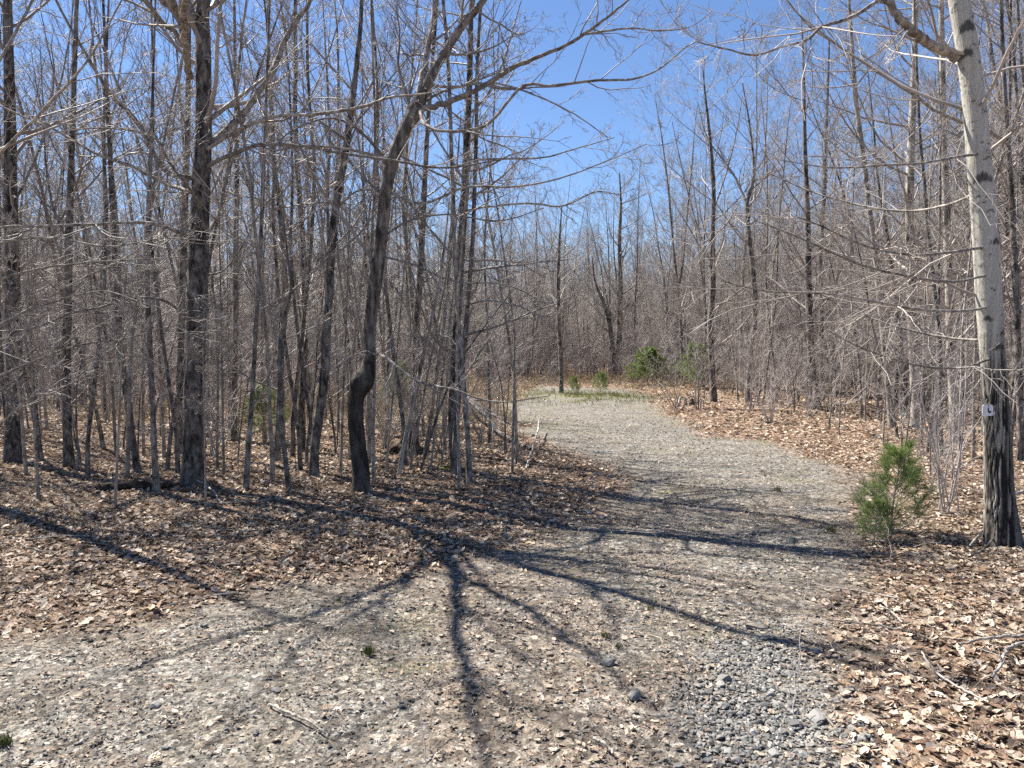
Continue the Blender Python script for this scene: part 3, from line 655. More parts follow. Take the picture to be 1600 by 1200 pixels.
hero('maple_tree', 'thick dark maple trunk, largest of the left wood, forking high above', (300, 755),
     [(300, 765, 44), (302, 700, 40), (303, 620, 38), (306, 540, 38), (308, 460, 39), (311, 380, 38), (314, 300, 36), (318, 220, 33), (318, 140, 30), (317, 60, 29), (316, 20, 26), (330, -60, 18), (345, -180, 13, .2), (350, -330, 8, .3), (360, -480, 3, .4)],
     M['maple'], [
        [(312, 40, 18), (296, 10, 15), (280, -60, 12, .1), (262, -180, 8, .2), (255, -330, 4, .4)],
        [(302, 278, 14), (262, 270, 13, -.2), (236, 232, 12, -.3), (214, 190, 11, -.4), (172, 145, 10, -.6), (135, 85, 8, -.8), (100, 25, 7, -.9), (60, -60, 4, -1)],
        [(300, 300, 11), (262, 288, 10, .3), (210, 262, 9, .5), (150, 240, 8, .7), (90, 205, 7, .9), (0, 165, 5, 1.1), (-90, 110, 3, 1.3)],
        [(300, 372, 11), (268, 358, 10, -.4), (230, 348, 9, -.7), (160, 350, 8, -1.2), (80, 353, 7, -1.6), (0, 355, 6, -1.9), (-120, 370, 3, -2.2)],
        [(298, 505, 8), (285, 488, 7, -.4), (250, 468, 7, -.7), (205, 467, 7, -1.0), (150, 482, 6, -1.3), (110, 490, 5, -1.5), (50, 515, 4, -1.8), (-40, 545, 2, -2.0)],
        [(322, 228, 20), (352, 205, 18, .2), (385, 170, 17, .4), (418, 125, 15, .5), (437, 85, 14, .6), (455, 45, 12, .7), (485, 0, 10, .8), (510, -70, 6, .9), (540, -160, 3, 1)],
        [(320, 262, 11), (365, 240, 10, -.3), (410, 226, 9, -.5), (470, 228, 8, -.7), (540, 240, 7, -.9), (610, 250, 6, -1.0), (690, 262, 5, -1.1), (780, 250, 3, -1.2)],
        [(320, 235, 10), (380, 200, 9, -.6), (430, 182, 9, -.9), (500, 178, 8, -1.2), (560, 168, 8, -1.4), (610, 152, 6, -1.6), (650, 148, 4, -1.8), (700, 140, 2, -2)],
        [(316, 330, 9), (300, 300, 8, -.5), (265, 255, 6, -.9), (240, 215, 5, -1.1), (160, 200, 4, -1.3), (60, 210, 2, -1.4)],
        [(312, 380, 12), (338, 340, 11, .4), (352, 280, 10, .7), (365, 200, 8, .9), (372, 110, 7, 1.1), (385, 0, 5, 1.2), (400, -100, 2, 1.3)],
        [(310, 430, 6), (345, 425, 5, .3), (372, 395, 4, .5), (402, 340, 3, .6), (430, 300, 2, .7)],
        [(240, 468, 4, -.8), (238, 490, 4, -.82), (226, 520, 4, -.85), (233, 560, 4, -.8), (246, 590, 4, -.7), (270, 612, 3.5, -.5), (288, 640, 3, -.35)]],
     auto(n=15, t0=0.42), seed=3, sides=20, rough=0.03, extra3=[
        [(0.06, -.02, 4.9, .052), (.03, -.7, 5.15, .044), (-.02, -1.45, 5.35, .036), (-.06, -2.1, 5.6, .028), (-.13, -2.75, 5.9, .020), (-.25, -3.4, 6.3, .011), (-.3, -4.1, 6.7, .004)],
        [(0.05, 0, 5.0, .038), (-.5, -.7, 5.4, .030), (-1.3, -1.3, 5.8, .022), (-2.2, -1.8, 6.3, .012), (-3.0, -2.1, 6.9, .004)],
        [(0.07, 0, 5.3, .05), (.7, -.8, 5.9, .042), (1.3, -1.5, 6.3, .032), (2.0, -2.1, 6.9, .016), (2.5, -2.6, 7.5, .004)],
        [(0.07, 0, 4.4, .038), (.4, -.9, 4.55, .032), (.85, -1.8, 4.8, .024), (1.15, -2.8, 5.0, .012), (1.3, -3.5, 5.3, .004)],
        [(0.06, 0, 4.7, .026), (-.2, -.9, 5.0, .021), (-.7, -1.9, 5.2, .015), (-1.0, -2.9, 5.5, .008), (-1.5, -3.6, 5.8, .004)]])

hero('bent_maple_tree', 'crooked tree with a swollen elbow bend in its blackened lower trunk', (563, 768),
     [(565, 775, 35), (563, 730, 33), (559, 690, 32), (556, 655, 31), (556, 628, 31), (560, 611, 35), (565, 600, 45), (570, 590, 42), (575, 578, 31), (578, 552, 25), (577, 530, 24), (580, 490, 23), (588, 430, 27), (597, 360, 24), (603, 300, 24),
      (612, 255, 25), (630, 210, 26), (648, 175, 30), (668, 130, 18), (690, 90, 16), (722, 40, 15), (760, -5, 12), (800, -80, 9, .2), (850, -200, 5, .3), (880, -330, 2, .3)],
     M['scorched'], [
        [(648, 178, 18), (656, 140, 17), (664, 100, 16, .1), (672, 60, 14, .2), (678, 20, 13, .3), (684, -40, 11, .4), (690, -160, 7, .5), (700, -300, 3, .6)],
        [(652, 172, 16), (690, 163, 14, -.1), (725, 150, 13, -.2), (765, 128, 12, -.3), (805, 104, 11, -.4), (850, 85, 9, -.5), (890, 68, 8, -.5), (925, 45, 7, -.6), (955, 22, 6, -.6), (990, -8, 4, -.7), (1030, -60, 2, -.7)],
        [(912, 54, 5, -.55), (950, 48, 5, -.6), (990, 44, 4, -.6), (1030, 48, 3.5, -.7), (1078, 42, 2.5, -.7), (1110, 20, 1.5, -.7)],
        [(655, 170, 9), (665, 195, 8, -.5), (700, 205, 7, -.7), (760, 195, 7, -.8), (815, 136, 7, -.9), (860, 134, 7, -1.0), (930, 126, 6, -1.1), (985, 124, 5, -1.2), (1030, 108, 4, -1.3), (1070, 75, 3, -1.4), (1100, 60, 1.5, -1.5)],
        [(606, 300, 7), (660, 318, 6, -.3), (730, 292, 6, -.5), (800, 292, 5, -.7), (870, 280, 4, -.9), (940, 255, 3, -1.0), (1010, 225, 2, -1.1)],
        [(604, 255, 9), (580, 222, 8, -.1), (548, 195, 6, -.2), (510, 185, 5, -.3), (455, 205, 4, -.5), (420, 240, 2, -.6)],
        [(612, 250, 9), (575, 240, 7, -.3), (535, 232, 6, -.5), (480, 228, 5, -.7), (430, 235, 3, -.9), (390, 232, 2, -1)],
        [(600, 305, 7), (580, 288, 6, .1), (560, 268, 5, .2), (535, 240, 4, .3), (510, 215, 2, .4)],
        [(580, 552, 8), (600, 557, 8, -.3), (622, 574, 7, -.5), (650, 594, 6, -.7), (680, 603, 6, -.9), (715, 610, 5, -1.0), (745, 622, 4, -1.1), (790, 628, 3, -1.3), (860, 618, 2, -1.4)],
        [(576, 548, 6), (562, 552, 5, -.2), (545, 560, 4, -.3), (520, 575, 2.5, -.4)],
        [(655, 165, 7), (700, 140, 6, .3), (770, 130, 5, .5), (840, 150, 4, .7), (900, 180, 3, .8), (950, 215, 2, .9)],
        [(598, 370, 6), (640, 345, 5, .3), (700, 335, 4, .5), (780, 345, 3, .6), (850, 325, 2, .7)],
        [(595, 400, 5), (650, 415, 4, -.3), (710, 440, 4, -.5), (790, 445, 3, -.6), (860, 478, 1.5, -.7)]],
     auto(n=10, t0=0.5, ang=60), seed=5, sides=20, rough=0.03, limb_k=0.9, flk=0.15)

hero('maple_tree', 'dark straight tree between the thick maple and the elbow-bent tree', (490, 746),
     [(490, 755, 20), (492, 700, 18), (500, 640, 19), (508, 580, 18), (510, 520, 18), (514, 450, 17), (518, 380, 17), (527, 310, 15), (538, 250, 14), (548, 180, 12), (556, 110, 10), (563, 40, 8), (568, -60, 6), (575, -200, 3)],
     M['maple'], [
        [(514, 400, 9), (512, 340, 9, .1), (512, 280, 8, .1), (516, 220, 7, .2), (512, 150, 6, .3), (508, 60, 4, .3), (500, -60, 2, .4)],
        [(524, 330, 5), (555, 300, 4, -.2), (590, 300, 3, -.4), (640, 330, 2, -.5)],
        [(545, 205, 5), (580, 165, 4, .2), (620, 110, 3, .3), (670, 60, 2, .4)]],
     auto(n=14, t0=0.3), seed=8)
hero('maple_tree', 'slim upright tree with a mossy foot at the edge of the left wood', (712, 733),
     [(714, 742, 22), (708, 690, 17), (707, 640, 16), (711, 570, 16), (714, 500, 16), (717, 440, 16), (722, 360, 16), (727, 290, 15), (729, 220, 13), (733, 140, 12), (735, 60, 10), (738, -30, 8), (745, -180, 4)],
     M['maple'], [
        [(731, 180, 6), (760, 150, 5, .2), (785, 100, 5, .3), (800, 50, 4, .4), (820, -20, 2, .5)],
        [(729, 225, 7), (745, 212, 6, .1), (757, 192, 5, .2)],
        [(714, 600, 5), (735, 575, 4, .1), (760, 535, 4, .2), (800, 480, 3, .3), (850, 440, 2, .4)],
        [(718, 480, 5), (760, 470, 4, -.3), (810, 478, 3.5, -.5), (850, 495, 2.5, -.6), (900, 480, 1.5, -.7)],
        [(724, 330, 6), (770, 322, 5, .3), (830, 318, 4.5, .5), (880, 322, 4, .6), (930, 300, 3, .7), (970, 305, 2, .8)],
        [(728, 250, 6), (790, 248, 5, .4), (850, 246, 4, .6), (900, 232, 3, .8), (960, 215, 2, 1)]],
     auto(n=22, t0=0.25, ang=72, up=0.06, lmax=3.0), seed=9, extra=1)
hero('maple_tree', 'dark double-stemmed tree left of the mossy-footed one', (645, 702),
     [(645, 712, 20), (648, 650, 17), (650, 590, 16), (650, 520, 15), (655, 440, 13), (660, 360, 12), (664, 280, 10), (668, 200, 9), (675, 100, 7), (685, -20, 5), (690, -150, 2)],
     M['maple'], [[(651, 560, 12), (646, 500, 11, .1), (640, 420, 10, .2), (630, 330, 9, .3), (634, 260, 8, .4), (640, 150, 6, .4), (650, 40, 4, .5), (655, -80, 2, .5)],
                  [(650, 620, 10), (668, 570, 9, .2), (690, 500, 8, .4), (700, 400, 7, .5), (712, 280, 5, .6), (720, 180, 3, .7)]],
     auto(n=14, t0=0.35), seed=10)
hero('sapling', 'crooked thin sapling standing left of the dark straight tree', (450, 768),
     [(452, 772, 11), (446, 720, 10), (440, 660, 10), (437, 600, 10), (438, 540, 9), (446, 495, 8), (455, 450, 6), (452, 420, 5), (445, 360, 3), (440, 290, 1.5)],
     M['grey'], [[(438, 545, 5), (430, 520, 5), (422, 490, 4, .1), (418, 440, 2.5, .2)]], auto(n=10, t0=0.4, tip=0.002), seed=12, cat='sapling', sides=8)
hero('sapling', 'slender grey pole tree right of the thick dark maple', (384, 765),
     [(384, 770, 12), (388, 700, 11), (394, 620, 10), (398, 540, 10), (403, 450, 9), (408, 360, 8), (412, 260, 7), (416, 150, 6), (420, 40, 5), (424, -80, 3)],
     M['grey'], [[(392, 640, 4), (410, 610, 4, .1), (430, 560, 3, .2)]], auto(n=14, t0=0.3, lmax=1.5), seed=13, cat='sapling', sides=8)
hero('sapling', 'smooth grey pole tree immediately left of the thick dark maple', (243, 768),
     [(245, 772, 15), (242, 720, 13), (239, 650, 12), (236, 580, 12), (232, 500, 11), (230, 420, 10), (232, 320, 9), (236, 220, 7), (240, 100, 5), (244, -40, 3)],
     M['grey'], [], auto(n=14, t0=0.35, lmax=1.6), seed=14, cat='sapling', sides=8)
hero('maple_tree', 'leaning dark tree left of the smooth grey pole', (215, 740),
     [(217, 748, 15), (208, 690, 14), (200, 630, 14), (190, 560, 13), (184, 480, 13), (180, 400, 12), (175, 300, 11), (170, 200, 9), (165, 90, 7), (160, -30, 5)],
     M['maple'], [], auto(n=14, t0=0.35, lmax=2.0), seed=15, sides=8)
hero('maple_tree', 'thick dark trunk standing nearest the left edge of the photo', (22, 722),
     [(22, 730, 38), (22, 650, 33), (22, 560, 32), (20, 460, 31), (18, 360, 29), (16, 240, 26), (14, 120, 22), (12, 0, 18), (14, -160, 12), (20, -320, 4)],
     M['maple'], [[(26, 600, 6), (60, 580, 5, -.3), (110, 530, 4, -.6), (160, 500, 2, -.8)], [(15, 330, 8), (50, 260, 7, .2), (80, 180, 6, .4), (105, 80, 4, .6), (120, -40, 2, .8)]],
     auto(n=18, t0=0.3), seed=16)
hero('maple_tree', 'straight dark trunk second from the left edge', (107, 728),
     [(108, 735, 22), (105, 650, 19), (104, 560, 18), (106, 460, 17), (108, 350, 15), (112, 240, 12), (116, 120, 10), (120, 0, 8), (126, -140, 4)],
     M['maple'], [[(108, 380, 7), (85, 330, 6, .1), (72, 260, 5, .2), (68, 180, 4, .3), (62, 60, 2, .4)]], auto(n=16, t0=0.35), seed=17)
hero('maple_tree', 'grey trunk close behind the thick dark maple, on its left', (278, 708),
     [(280, 715, 18), (280, 640, 16), (282, 560, 15), (284, 460, 14), (288, 350, 13), (292, 240, 12), (294, 130, 10), (296, 0, 7), (300, -140, 3)],
     M['grey'], [], auto(n=14, t0=0.4), seed=18)
hero('maple_tree', 'grey tree right of the thick dark maple and farther back', (366, 690),
     [(366, 696, 13), (366, 620, 12), (368, 520, 11), (368, 400, 10), (370, 280, 9), (368, 140, 7), (366, 0, 5), (364, -120, 2)],
     M['grey'], [], auto(n=14, t0=0.4), seed=19)
hero('maple_tree', 'maple just outside the left edge whose long low branches reach into view', (-70, 775),
     [(-70, 785, 40), (-72, 650, 34), (-74, 500, 33), (-76, 340, 31), (-78, 180, 28), (-80, 0, 24), (-84, -200, 16), (-90, -450, 5)],
     M['maple'], [
        [(-70, 560, 9), (-20, 520, 8, -.3), (50, 480, 7, -.6), (120, 440, 6, -.8), (200, 400, 4, -1), (260, 350, 2, -1.2)],
        [(-70, 640, 8), (-20, 600, 7, -.3), (40, 570, 6, -.5), (120, 540, 5, -.7), (200, 528, 4, -.9), (300, 500, 2, -1)],
        [(-70, 700, 7), (-10, 670, 6, -.4), (50, 620, 5, -.6), (110, 600, 4, -.8), (180, 560, 2, -1)],
        [(-72, 470, 9), (-10, 440, 8, -.5), (60, 420, 6, -.8), (140, 410, 5, -1), (220, 405, 4, -1.2), (300, 400, 2, -1.3)],
        [(-72, 590, 7), (10, 505, 6, -.8), (90, 470, 5, -1.3), (160, 455, 4, -1.6), (215, 470, 3, -1.8)],
        [(-72, 420, 8), (0, 380, 7, -.3), (80, 372, 6, -.5), (170, 385, 5, -.7), (260, 372, 3.5, -.9), (350, 380, 2, -1.1)],
        [(-75, 330, 11), (0, 240, 9, -.4), (70, 170, 8, -.7), (140, 90, 6, -.9), (200, -20, 4, -1), (250, -120, 2, -1.1)],
        [(-75, 250, 11), (-20, 130, 9, .4), (30, 40, 8, .7), (80, -60, 5, .9), (110, -150, 2, 1)]],
     auto(n=8, t0=0.5), seed=77, rough=0.03)
hero('maple_tree', 'slender arching maple in the left wood between thick and straight dark trees', (432, 720),
     [(432, 724, 13), (436, 640, 12), (440, 560, 11), (446, 460, 11), (440, 360, 10), (430, 270, 9), (424, 180, 8), (420, 90, 6), (418, -30, 4)],
     M['grey'], [[(430, 275, 6), (460, 200, 5, .3), (500, 120, 4, .5), (530, 30, 3, .6), (550, -60, 1.5, .7)]], auto(n=26, t0=0.12, ang=70, up=0.05, lmax=2.2, tip=0.0025), seed=78, sides=8)
# the pale poplar by the right edge, with its furrowed foot
def poplar():
    g = np.random.default_rng(33)
    pts = [(1568, 858, 70), (1565, 820, 60), (1562, 770, 56), (1559, 700, 52), (1556, 640, 49), (1551, 560, 47), (1546, 480, 46), (1541, 400, 45), (1536, 320, 44), (1529, 240, 42), (1522, 160, 40), (1512, 80, 38), (1500, 10, 36),
           (1488, -60, 33), (1475, -160, 28), (1462, -300, 22), (1450, -480, 14), (1445, -700, 5)]
    b = ground(1568, 853); D0 = b[1]
    root = link('poplar_tree', None, None, b); tag(root, 'large pale poplar with rough dark foot and a white marker, right edge', 'tree')
    n, S = 520, 120
    P, R = path3(b, [(p[0], p[1], D0, p[2]) for p in pts], n); R = R * 1.03; loc = P - b; loc[0, 2] = min(loc[0, 2], -0.08)
    z = loc[:, 2]; R = flare(z, R, 0.16, 0.18)
    V, Fq = tube(loc[None], R[None], S); V = V.reshape(n, S, 3); ctr = loc[:, None, :]
    th = np.arange(S)[None] / S * 2 * np.pi; zz = z[:, None]
    fx = np.cos(th) * 7 + zz * 0.0; fy = np.sin(th) * 7
    fur = np.zeros((n, S))
    for k, (a, zs, sd_) in enumerate([(1.0, 3.0, 1), (2.2, 6.5, 2), (4.2, 12, 3)]):
        q = vnoise(np.cos(th) * 6.5 * a + 40 + 1.6 * vnoise(zz * 6, th * 1.5, 85), np.sin(th) * 6.5 * a + zz * zs * 1.5 + 1.6 * vnoise(zz * 5, th, 86) + 60, 80 + sd_)
        fur += (1 - np.abs(2 * q - 1)) ** 2 * (0.6 ** k)
    low = smooth(1.75, 1.2, zz + 0.7 * (vnoise(np.cos(th) * 2 + 9, np.sin(th) * 2 + zz, 90) - 0.5))
    disp = -fur * (0.010 * low + 0.0012)
    rings = (np.sin(zz * 31 + vnoise(zz * 5, th * 2, 93) * 4) > 0.86) * 0.0015 * (1 - low)
    V = ctr + (V - ctr) * (1 + (disp + rings)[:, :, None] / R[:, None, None])
    me = mesh_from('trunk', V.reshape(-1, 3), Fq, 4, [None])
    up = np.array([0.50, 0.475, 0.405]) * (0.62 + 0.36 * fbm(np.cos(th) * 3 + 5, zz * 5 + np.sin(th) * 3, 95) + 0.28 * fbm(np.cos(th) * 12 + 5, zz * 50 + np.sin(th) * 12, 96, 3))[:, :, None]
    fissure = smooth(0.55, 1.25, fur)[:, :, None]
    lich = smooth(0.45, 0.7, vnoise(np.cos(th) * 3 + 2, zz * 4 + np.sin(th) * 3, 99))[:, :, None]
    lo = (np.array([0.19, 0.17, 0.145]) * (1 - lich) + np.array([0.36, 0.335, 0.29]) * lich) * (1 - fissure) + np.array([0.022, 0.019, 0.017]) * fissure
    c = up * (1 - low[:, :, None]) + lo * low[:, :, None]
    # old branch scars and horizontal dashes, black on the pale bark
    sc_ = np.zeros((n, S))
    def mark(px, py, dth, w, h, amp=1.0):
        p = at(px, py, D0) - b; i = np.argmin(np.abs(z - p[2])); t0 = -math.pi / 2 + dth
        ang = np.arctan2(V[:, :, 1] - loc[:, None, 1], V[:, :, 0] - loc[:, None, 0])
        da = np.abs((ang - t0 + np.pi) % (2 * np.pi) - np.pi) * R[:, None]
        e = (da / w) ** 2 + ((zz - z[i] + 0.35 * da) / h) ** 2 + 0.9 * (vnoise(np.cos(th) * 9, zz * 40 + np.sin(th) * 9, 97) - 0.5)
        np.maximum(sc_, 0.85 * amp * smooth(1.6, 0.6, e + 1.6 * (fbm(np.cos(th) * 22, zz * 90 + np.sin(th) * 22, 98, 3) - 0.5)), out=sc_)
    for q in [(1500, 45, -0.2, .06, .035), (1497, 85, -.7, .05, .03), (1523, 103, .5, .018, .01), (1520, 280, -.45, .075, .035), (1535, 250, .3, .05, .008), (1540, 330, .0, .03, .008), (1545, 378, .35, .05, .02),
              (1524, 308, -.9, .02, .008), (1535, 495, -.75, .03, .02), (1556, 540, .1, .05, .02), (1560, 592, .3, .035, .03), (1535, 590, -.8, .025, .03), (1530, 225, -.2, .02, .006), (1548, 415, .9, .03, .012),
              (1562, 520, .7, .06, .018), (1508, 160, -.6, .02, .006), (1527, 180, .4, .03, .007), (1510, 30, .9, .04, .015), (1540, 455, -.1, .02, .006), (1551, 300, .9, .03, .006)]:
        mark(*q)
    for _ in range(130): mark(1540, g.uniform(-300, 560), g.uniform(-3, 3), g.uniform(.008, .03), g.uniform(.003, .006), 0.8)
    c = c * (1 - sc_[:, :, None]) + np.array([0.03, 0.028, 0.026]) * sc_[:, :, None]
    t = np.ones((n * S, 4), np.float32); t[:, :3] = c.reshape(-1, 3)
    a = me.color_attributes.new('tint', 'FLOAT_COLOR', 'POINT'); a.data.foreach_set('color', t.ravel())
    me.materials.clear(); me.materials.append(col_mat('poplar_bark', 0.85))
    link('trunk', me, root)
    limbs = [[(1497, 92, 22), (1478, 80, 19), (1448, 66, 18, -.1), (1425, 47, 17, -.2), (1405, 28, 16, -.3), (1392, 5, 15, -.3), (1380, -50, 12, -.4), (1360, -150, 8, -.5), (1330, -280, 4, -.6)],
             [(1395, 8, 8, -.3), (1372, 2, 8, -.4), (1340, 22, 7, -.6), (1310, 34, 6, -.8), (1280, 44, 6, -1), (1262, 62, 5, -1.1), (1225, 72, 4, -1.2), (1180, 86, 4, -1.3), (1140, 78, 3, -1.4), (1090, 66, 2, -1.5)],
             [(1538, 386, 6), (1500, 392, 6, -.4), (1450, 398, 5, -.7), (1400, 396, 5, -.9), (1340, 380, 4, -1.2), (1280, 352, 3, -1.4), (1225, 332, 2, -1.5)],
             [(1532, 240, 5), (1490, 246, 5, -.4), (1440, 255, 4, -.7), (1380, 258, 4, -.9), (1300, 262, 3, -1.1), (1220, 250, 1.5, -1.3)],
             [(1545, 480, 5), (1500, 486, 5, -.4), (1440, 484, 5, -.7), (1380, 474, 4.5, -1), (1300, 460, 4, -1.2), (1200, 455, 3, -1.3), (1130, 440, 1.5, -1.4)],
             [(1543, 430, 5), (1490, 440, 5, -.6), (1420, 432, 4.5, -1), (1340, 412, 4, -1.4), (1250, 372, 3, -1.7), (1180, 345, 1.5, -1.9)],
             [(1550, 560, 4.5), (1500, 575, 4.5, -.5), (1430, 570, 4, -.8), (1350, 545, 3, -1.1), (1280, 510, 1.5, -1.3)],
             [(1530, 300, 5), (1480, 320, 5, .5), (1420, 330, 4.5, .9), (1350, 322, 4, 1.2), (1270, 300, 3, 1.5), (1200, 270, 1.5, 1.7)],
             [(1548, 530, 5), (1500, 530, 5, .3), (1440, 520, 4, .5), (1370, 500, 3, .7), (1300, 470, 2, .9), (1240, 420, 1.2, 1)]]
    twl = [dict(n=9, t0=0.15, ang=42, sda=12, lo=0.25, hi=0.48, K=6, up=0.0, wig=0.10, rr=0.6, tip=0.002, lmax=1.5, fl=0.5),
           dict(n=5, t0=0.15, ang=40, sda=12, lo=0.3, hi=0.55, K=5, up=0.01, wig=0.12, rr=0.6, tip=0.0016, lmax=0.8),
           dict(n=3, t0=0.15, ang=40, sda=14, lo=0.3, hi=0.6, K=3, up=0.02, wig=0.12, rr=0.7, tip=0.0013, lmax=0.3)]
    for q in limbs:
        lp = [(a_[0], a_[1], D0 + (a_[3] if len(a_) > 3 else 0), a_[2]) for a_ in q]
        m = 5 * len(lp); LP, LR = path3(b, lp, m); LP = LP - b; LP[1:-1] += g.normal(size=(m - 2, 3)) * LR[1:-1, None] * 0.12
        Bl = Bag(); Bl.tubes(LP[None], LR[None], 8); lo_ = link('limb', Bl.mesh('limb', M['limb'] if LR[0] < 0.045 else M['maple']), root)
        Bt = Bag(); crown(Bt, g, LP[None], LR[None], twl, (4, 3, 3)); link('twig_spray', Bt.mesh('twig_spray', M['twig']), lo_)['kind'] = 'stuff'
    Ba = Bag(); k = slice(0, n, 10); crown(Ba, g, loc[k][None], R[k][None], auto(n=13, t0=0.35, ang=68, up=0.06, rr=0.2, lmax=2.2)); link('crown', Ba.mesh('crown', M['twig']), root)
    TREES.append((1568, b, 'pale poplar'))
    # trail marker
    c0 = at(1543.5, 641, D0 - 0.165); s = D0 / F
    mk = link('trail_marker', None, None, c0); tag(mk, 'small white square trail marker with a black hook mark nailed to the poplar', 'sign')
    import bmesh
    bm = bmesh.new(); w, h, t_ = 10.0 * s, 8.6 * s, 0.003
    bmesh.ops.create_cube(bm, size=1); bmesh.ops.scale(bm, vec=(2 * w, t_, 2 * h), verts=bm.verts)
    bmesh.ops.bevel(bm, geom=[e for e in bm.edges if abs((e.verts[0].co - e.verts[1].co).y) > 1e-4], offset=0.008, segments=3, affect='EDGES')
    me = bpy.data.meshes.new('plate'); bm.to_mesh(me); bm.free(); me.materials.append(M['white']); link('plate', me, mk)
    hk = np.array([(0.16, .52), (0.07, .28), (0.06, 0.0), (0.14, -.26), (0.30, -.36), (0.45, -.26), (0.50, -.04)]) ; HP = spline(np.stack([hk[:, 0] * w, np.full(7, -t_ * 0.5 - 0.0012), hk[:, 1] * h], -1), 24)
    rr_ = np.interp(np.linspace(0, 1, 24), [0, .15, .5, .8, 1], [.05, .10, .13, .15, .06]) * w
    V, Fq = tube(HP[None], rr_[None], 8); V[:, 1] = -t_ * 0.5 - 0.0012 + (V[:, 1] + t_ * 0.5 + 0.0012) * 0.08
    link('mark', mesh_from('mark', V, Fq, 4, [M['black']]), mk)
    Bn = Bag(); Bn.tubes(np.array([[(0.02 * w, -t_ - .003, .82 * h), (0.02 * w, t_, .82 * h)]]), np.array([[.004, .004]]), 8); link('nail', Bn.mesh('nail', M['black']), mk)
    mk.rotation_euler = (math.radians(-3), math.radians(2), math.radians(14))
poplar()

hero('maple_tree', 'dark slim tree at the right corner of the clearing', (1115, 628),
     [(1115, 632, 14), (1113, 580, 12), (1110, 520, 12), (1113, 450, 12), (1113, 380, 10), (1115, 300, 8), (1110, 220, 6), (1102, 150, 4), (1098, 105, 2)],
     M['maple'], [[(1114, 330, 4), (1135, 270, 4, .3), (1150, 210, 3, .5), (1160, 150, 1.5, .6)], [(1113, 420, 4), (1085, 340, 3.5, .5), (1065, 260, 3, .8), (1050, 190, 1.5, 1)]],
     auto(n=30, t0=0.18, ang=48, up=0.12, lmax=3.5, tip=0.004), seed=40, sides=10)
hero('maple_tree', 'slightly crooked forked tree just right of the clearing corner tree', (1170, 628),
     [(1168, 632, 15), (1172, 570, 12), (1179, 500, 11), (1177, 430, 10), (1171, 370, 9), (1167, 320, 8), (1178, 270, 5), (1172, 200, 4), (1160, 130, 2)],
     M['maple'], [[(1167, 320, 6), (1150, 280, 5, .2), (1130, 250, 4, .3), (1105, 215, 3, .4), (1090, 160, 1.5, .5)], [(1168, 325, 5), (1190, 290, 4, .2), (1197, 200, 3, .4), (1200, 100, 1.5, .5)]],
     auto(n=26, t0=0.2, ang=48, up=0.10, lmax=3.5, tip=0.004), seed=41, sides=10)
hero('maple_tree', 'dark trunk on the leaf bank, nearer of a close pair', (1271, 640),
     [(1271, 645, 19), (1269, 590, 16), (1266, 520, 15), (1263, 430, 13), (1262, 340, 11), (1258, 240, 8), (1256, 120, 5), (1252, 20, 2)],
     M['maple'], [[(1268, 600, 5), (1275, 620, 4, -.3), (1288, 612, 3, -.5)]], auto(n=24, t0=0.22, lmax=3.0, tip=0.0035), seed=42, sides=10)
hero('maple_tree', 'dark trunk close behind its twin on the leaf bank', (1283, 628),
     [(1284, 632, 13), (1284, 580, 11), (1283, 500, 10), (1282, 400, 9), (1288, 300, 8), (1292, 180, 6), (1296, 60, 3)],
     M['maple'], [], auto(n=20, t0=0.25, lmax=3.0, tip=0.0035), seed=43, sides=8)
hero('birch_tree', 'pale-sided trunk in the right wood, left of the poplar by two trees', (1430, 668),
     [(1432, 676, 24), (1430, 610, 21), (1427, 540, 20), (1424, 460, 18), (1421, 380, 18), (1422, 300, 17), (1424, 220, 15), (1428, 120, 13), (1430, 30, 12), (1434, -80, 8), (1440, -220, 3)],
     M['pale'], [], auto(n=24, t0=0.22, ang=62, lmax=3.4, tip=0.003), seed=44, sides=12)
hero('birch_tree', 'pale-sided trunk in the right wood nearest the poplar on its left', (1490, 690),
     [(1492, 698, 24), (1490, 630, 21), (1487, 560, 19), (1484, 480, 17), (1481, 400, 16), (1478, 300, 15), (1474, 200, 13), (1472, 90, 12), (1470, -20, 9), (1466, -160, 4)],
     M['pale'], [], auto(n=24, t0=0.25, ang=62, lmax=3.4, tip=0.003), seed=45, sides=12)
hero('birch_tree', 'slim pale pole tree in the right wood, leaning slightly left', (1392, 668),
     [(1394, 674, 14), (1388, 610, 13), (1382, 540, 12), (1374, 460, 12), (1368, 400, 11), (1358, 320, 10), (1350, 250, 10), (1340, 180, 9), (1334, 110, 8), (1328, 20, 6), (1320, -90, 3)],
     M['pale'], [], auto(n=24, t0=0.25, ang=60, lmax=3.0, tip=0.003), seed=46, sides=10)
hero('maple_tree', 'dark trunk filling the gap between poplar and the right edge', (1595, 720),
     [(1596, 726, 18), (1594, 640, 16), (1590, 540, 15), (1586, 430, 14), (1580, 300, 12), (1572, 180, 10), (1566, 60, 8), (1560, -80, 4)],
     M['grey'], [[(1575, 225, 9), (1545, 205, 9, -2), (1500, 190, 8, -2.5), (1460, 172, 7, -3), (1430, 150, 7, -3.3), (1380, 118, 6, -3.5), (1320, 78, 5, -3.7), (1262, 38, 4, -3.9), (1215, -20, 2, -4)]],
     auto(n=20, t0=0.3, lmax=3.0, tip=0.003), seed=47, sides=10)
hero('maple_tree', 'straight dark trunk at the back of the clearing', (966, 592),
     [(966, 596, 15), (967, 550, 12), (968, 500, 12), (969, 440, 10), (968, 380, 8), (970, 320, 5), (968, 270, 2)],
     M['maple'], [], auto(n=26, t0=0.25, up=0.12, tip=0.0045), seed=48, sides=8)
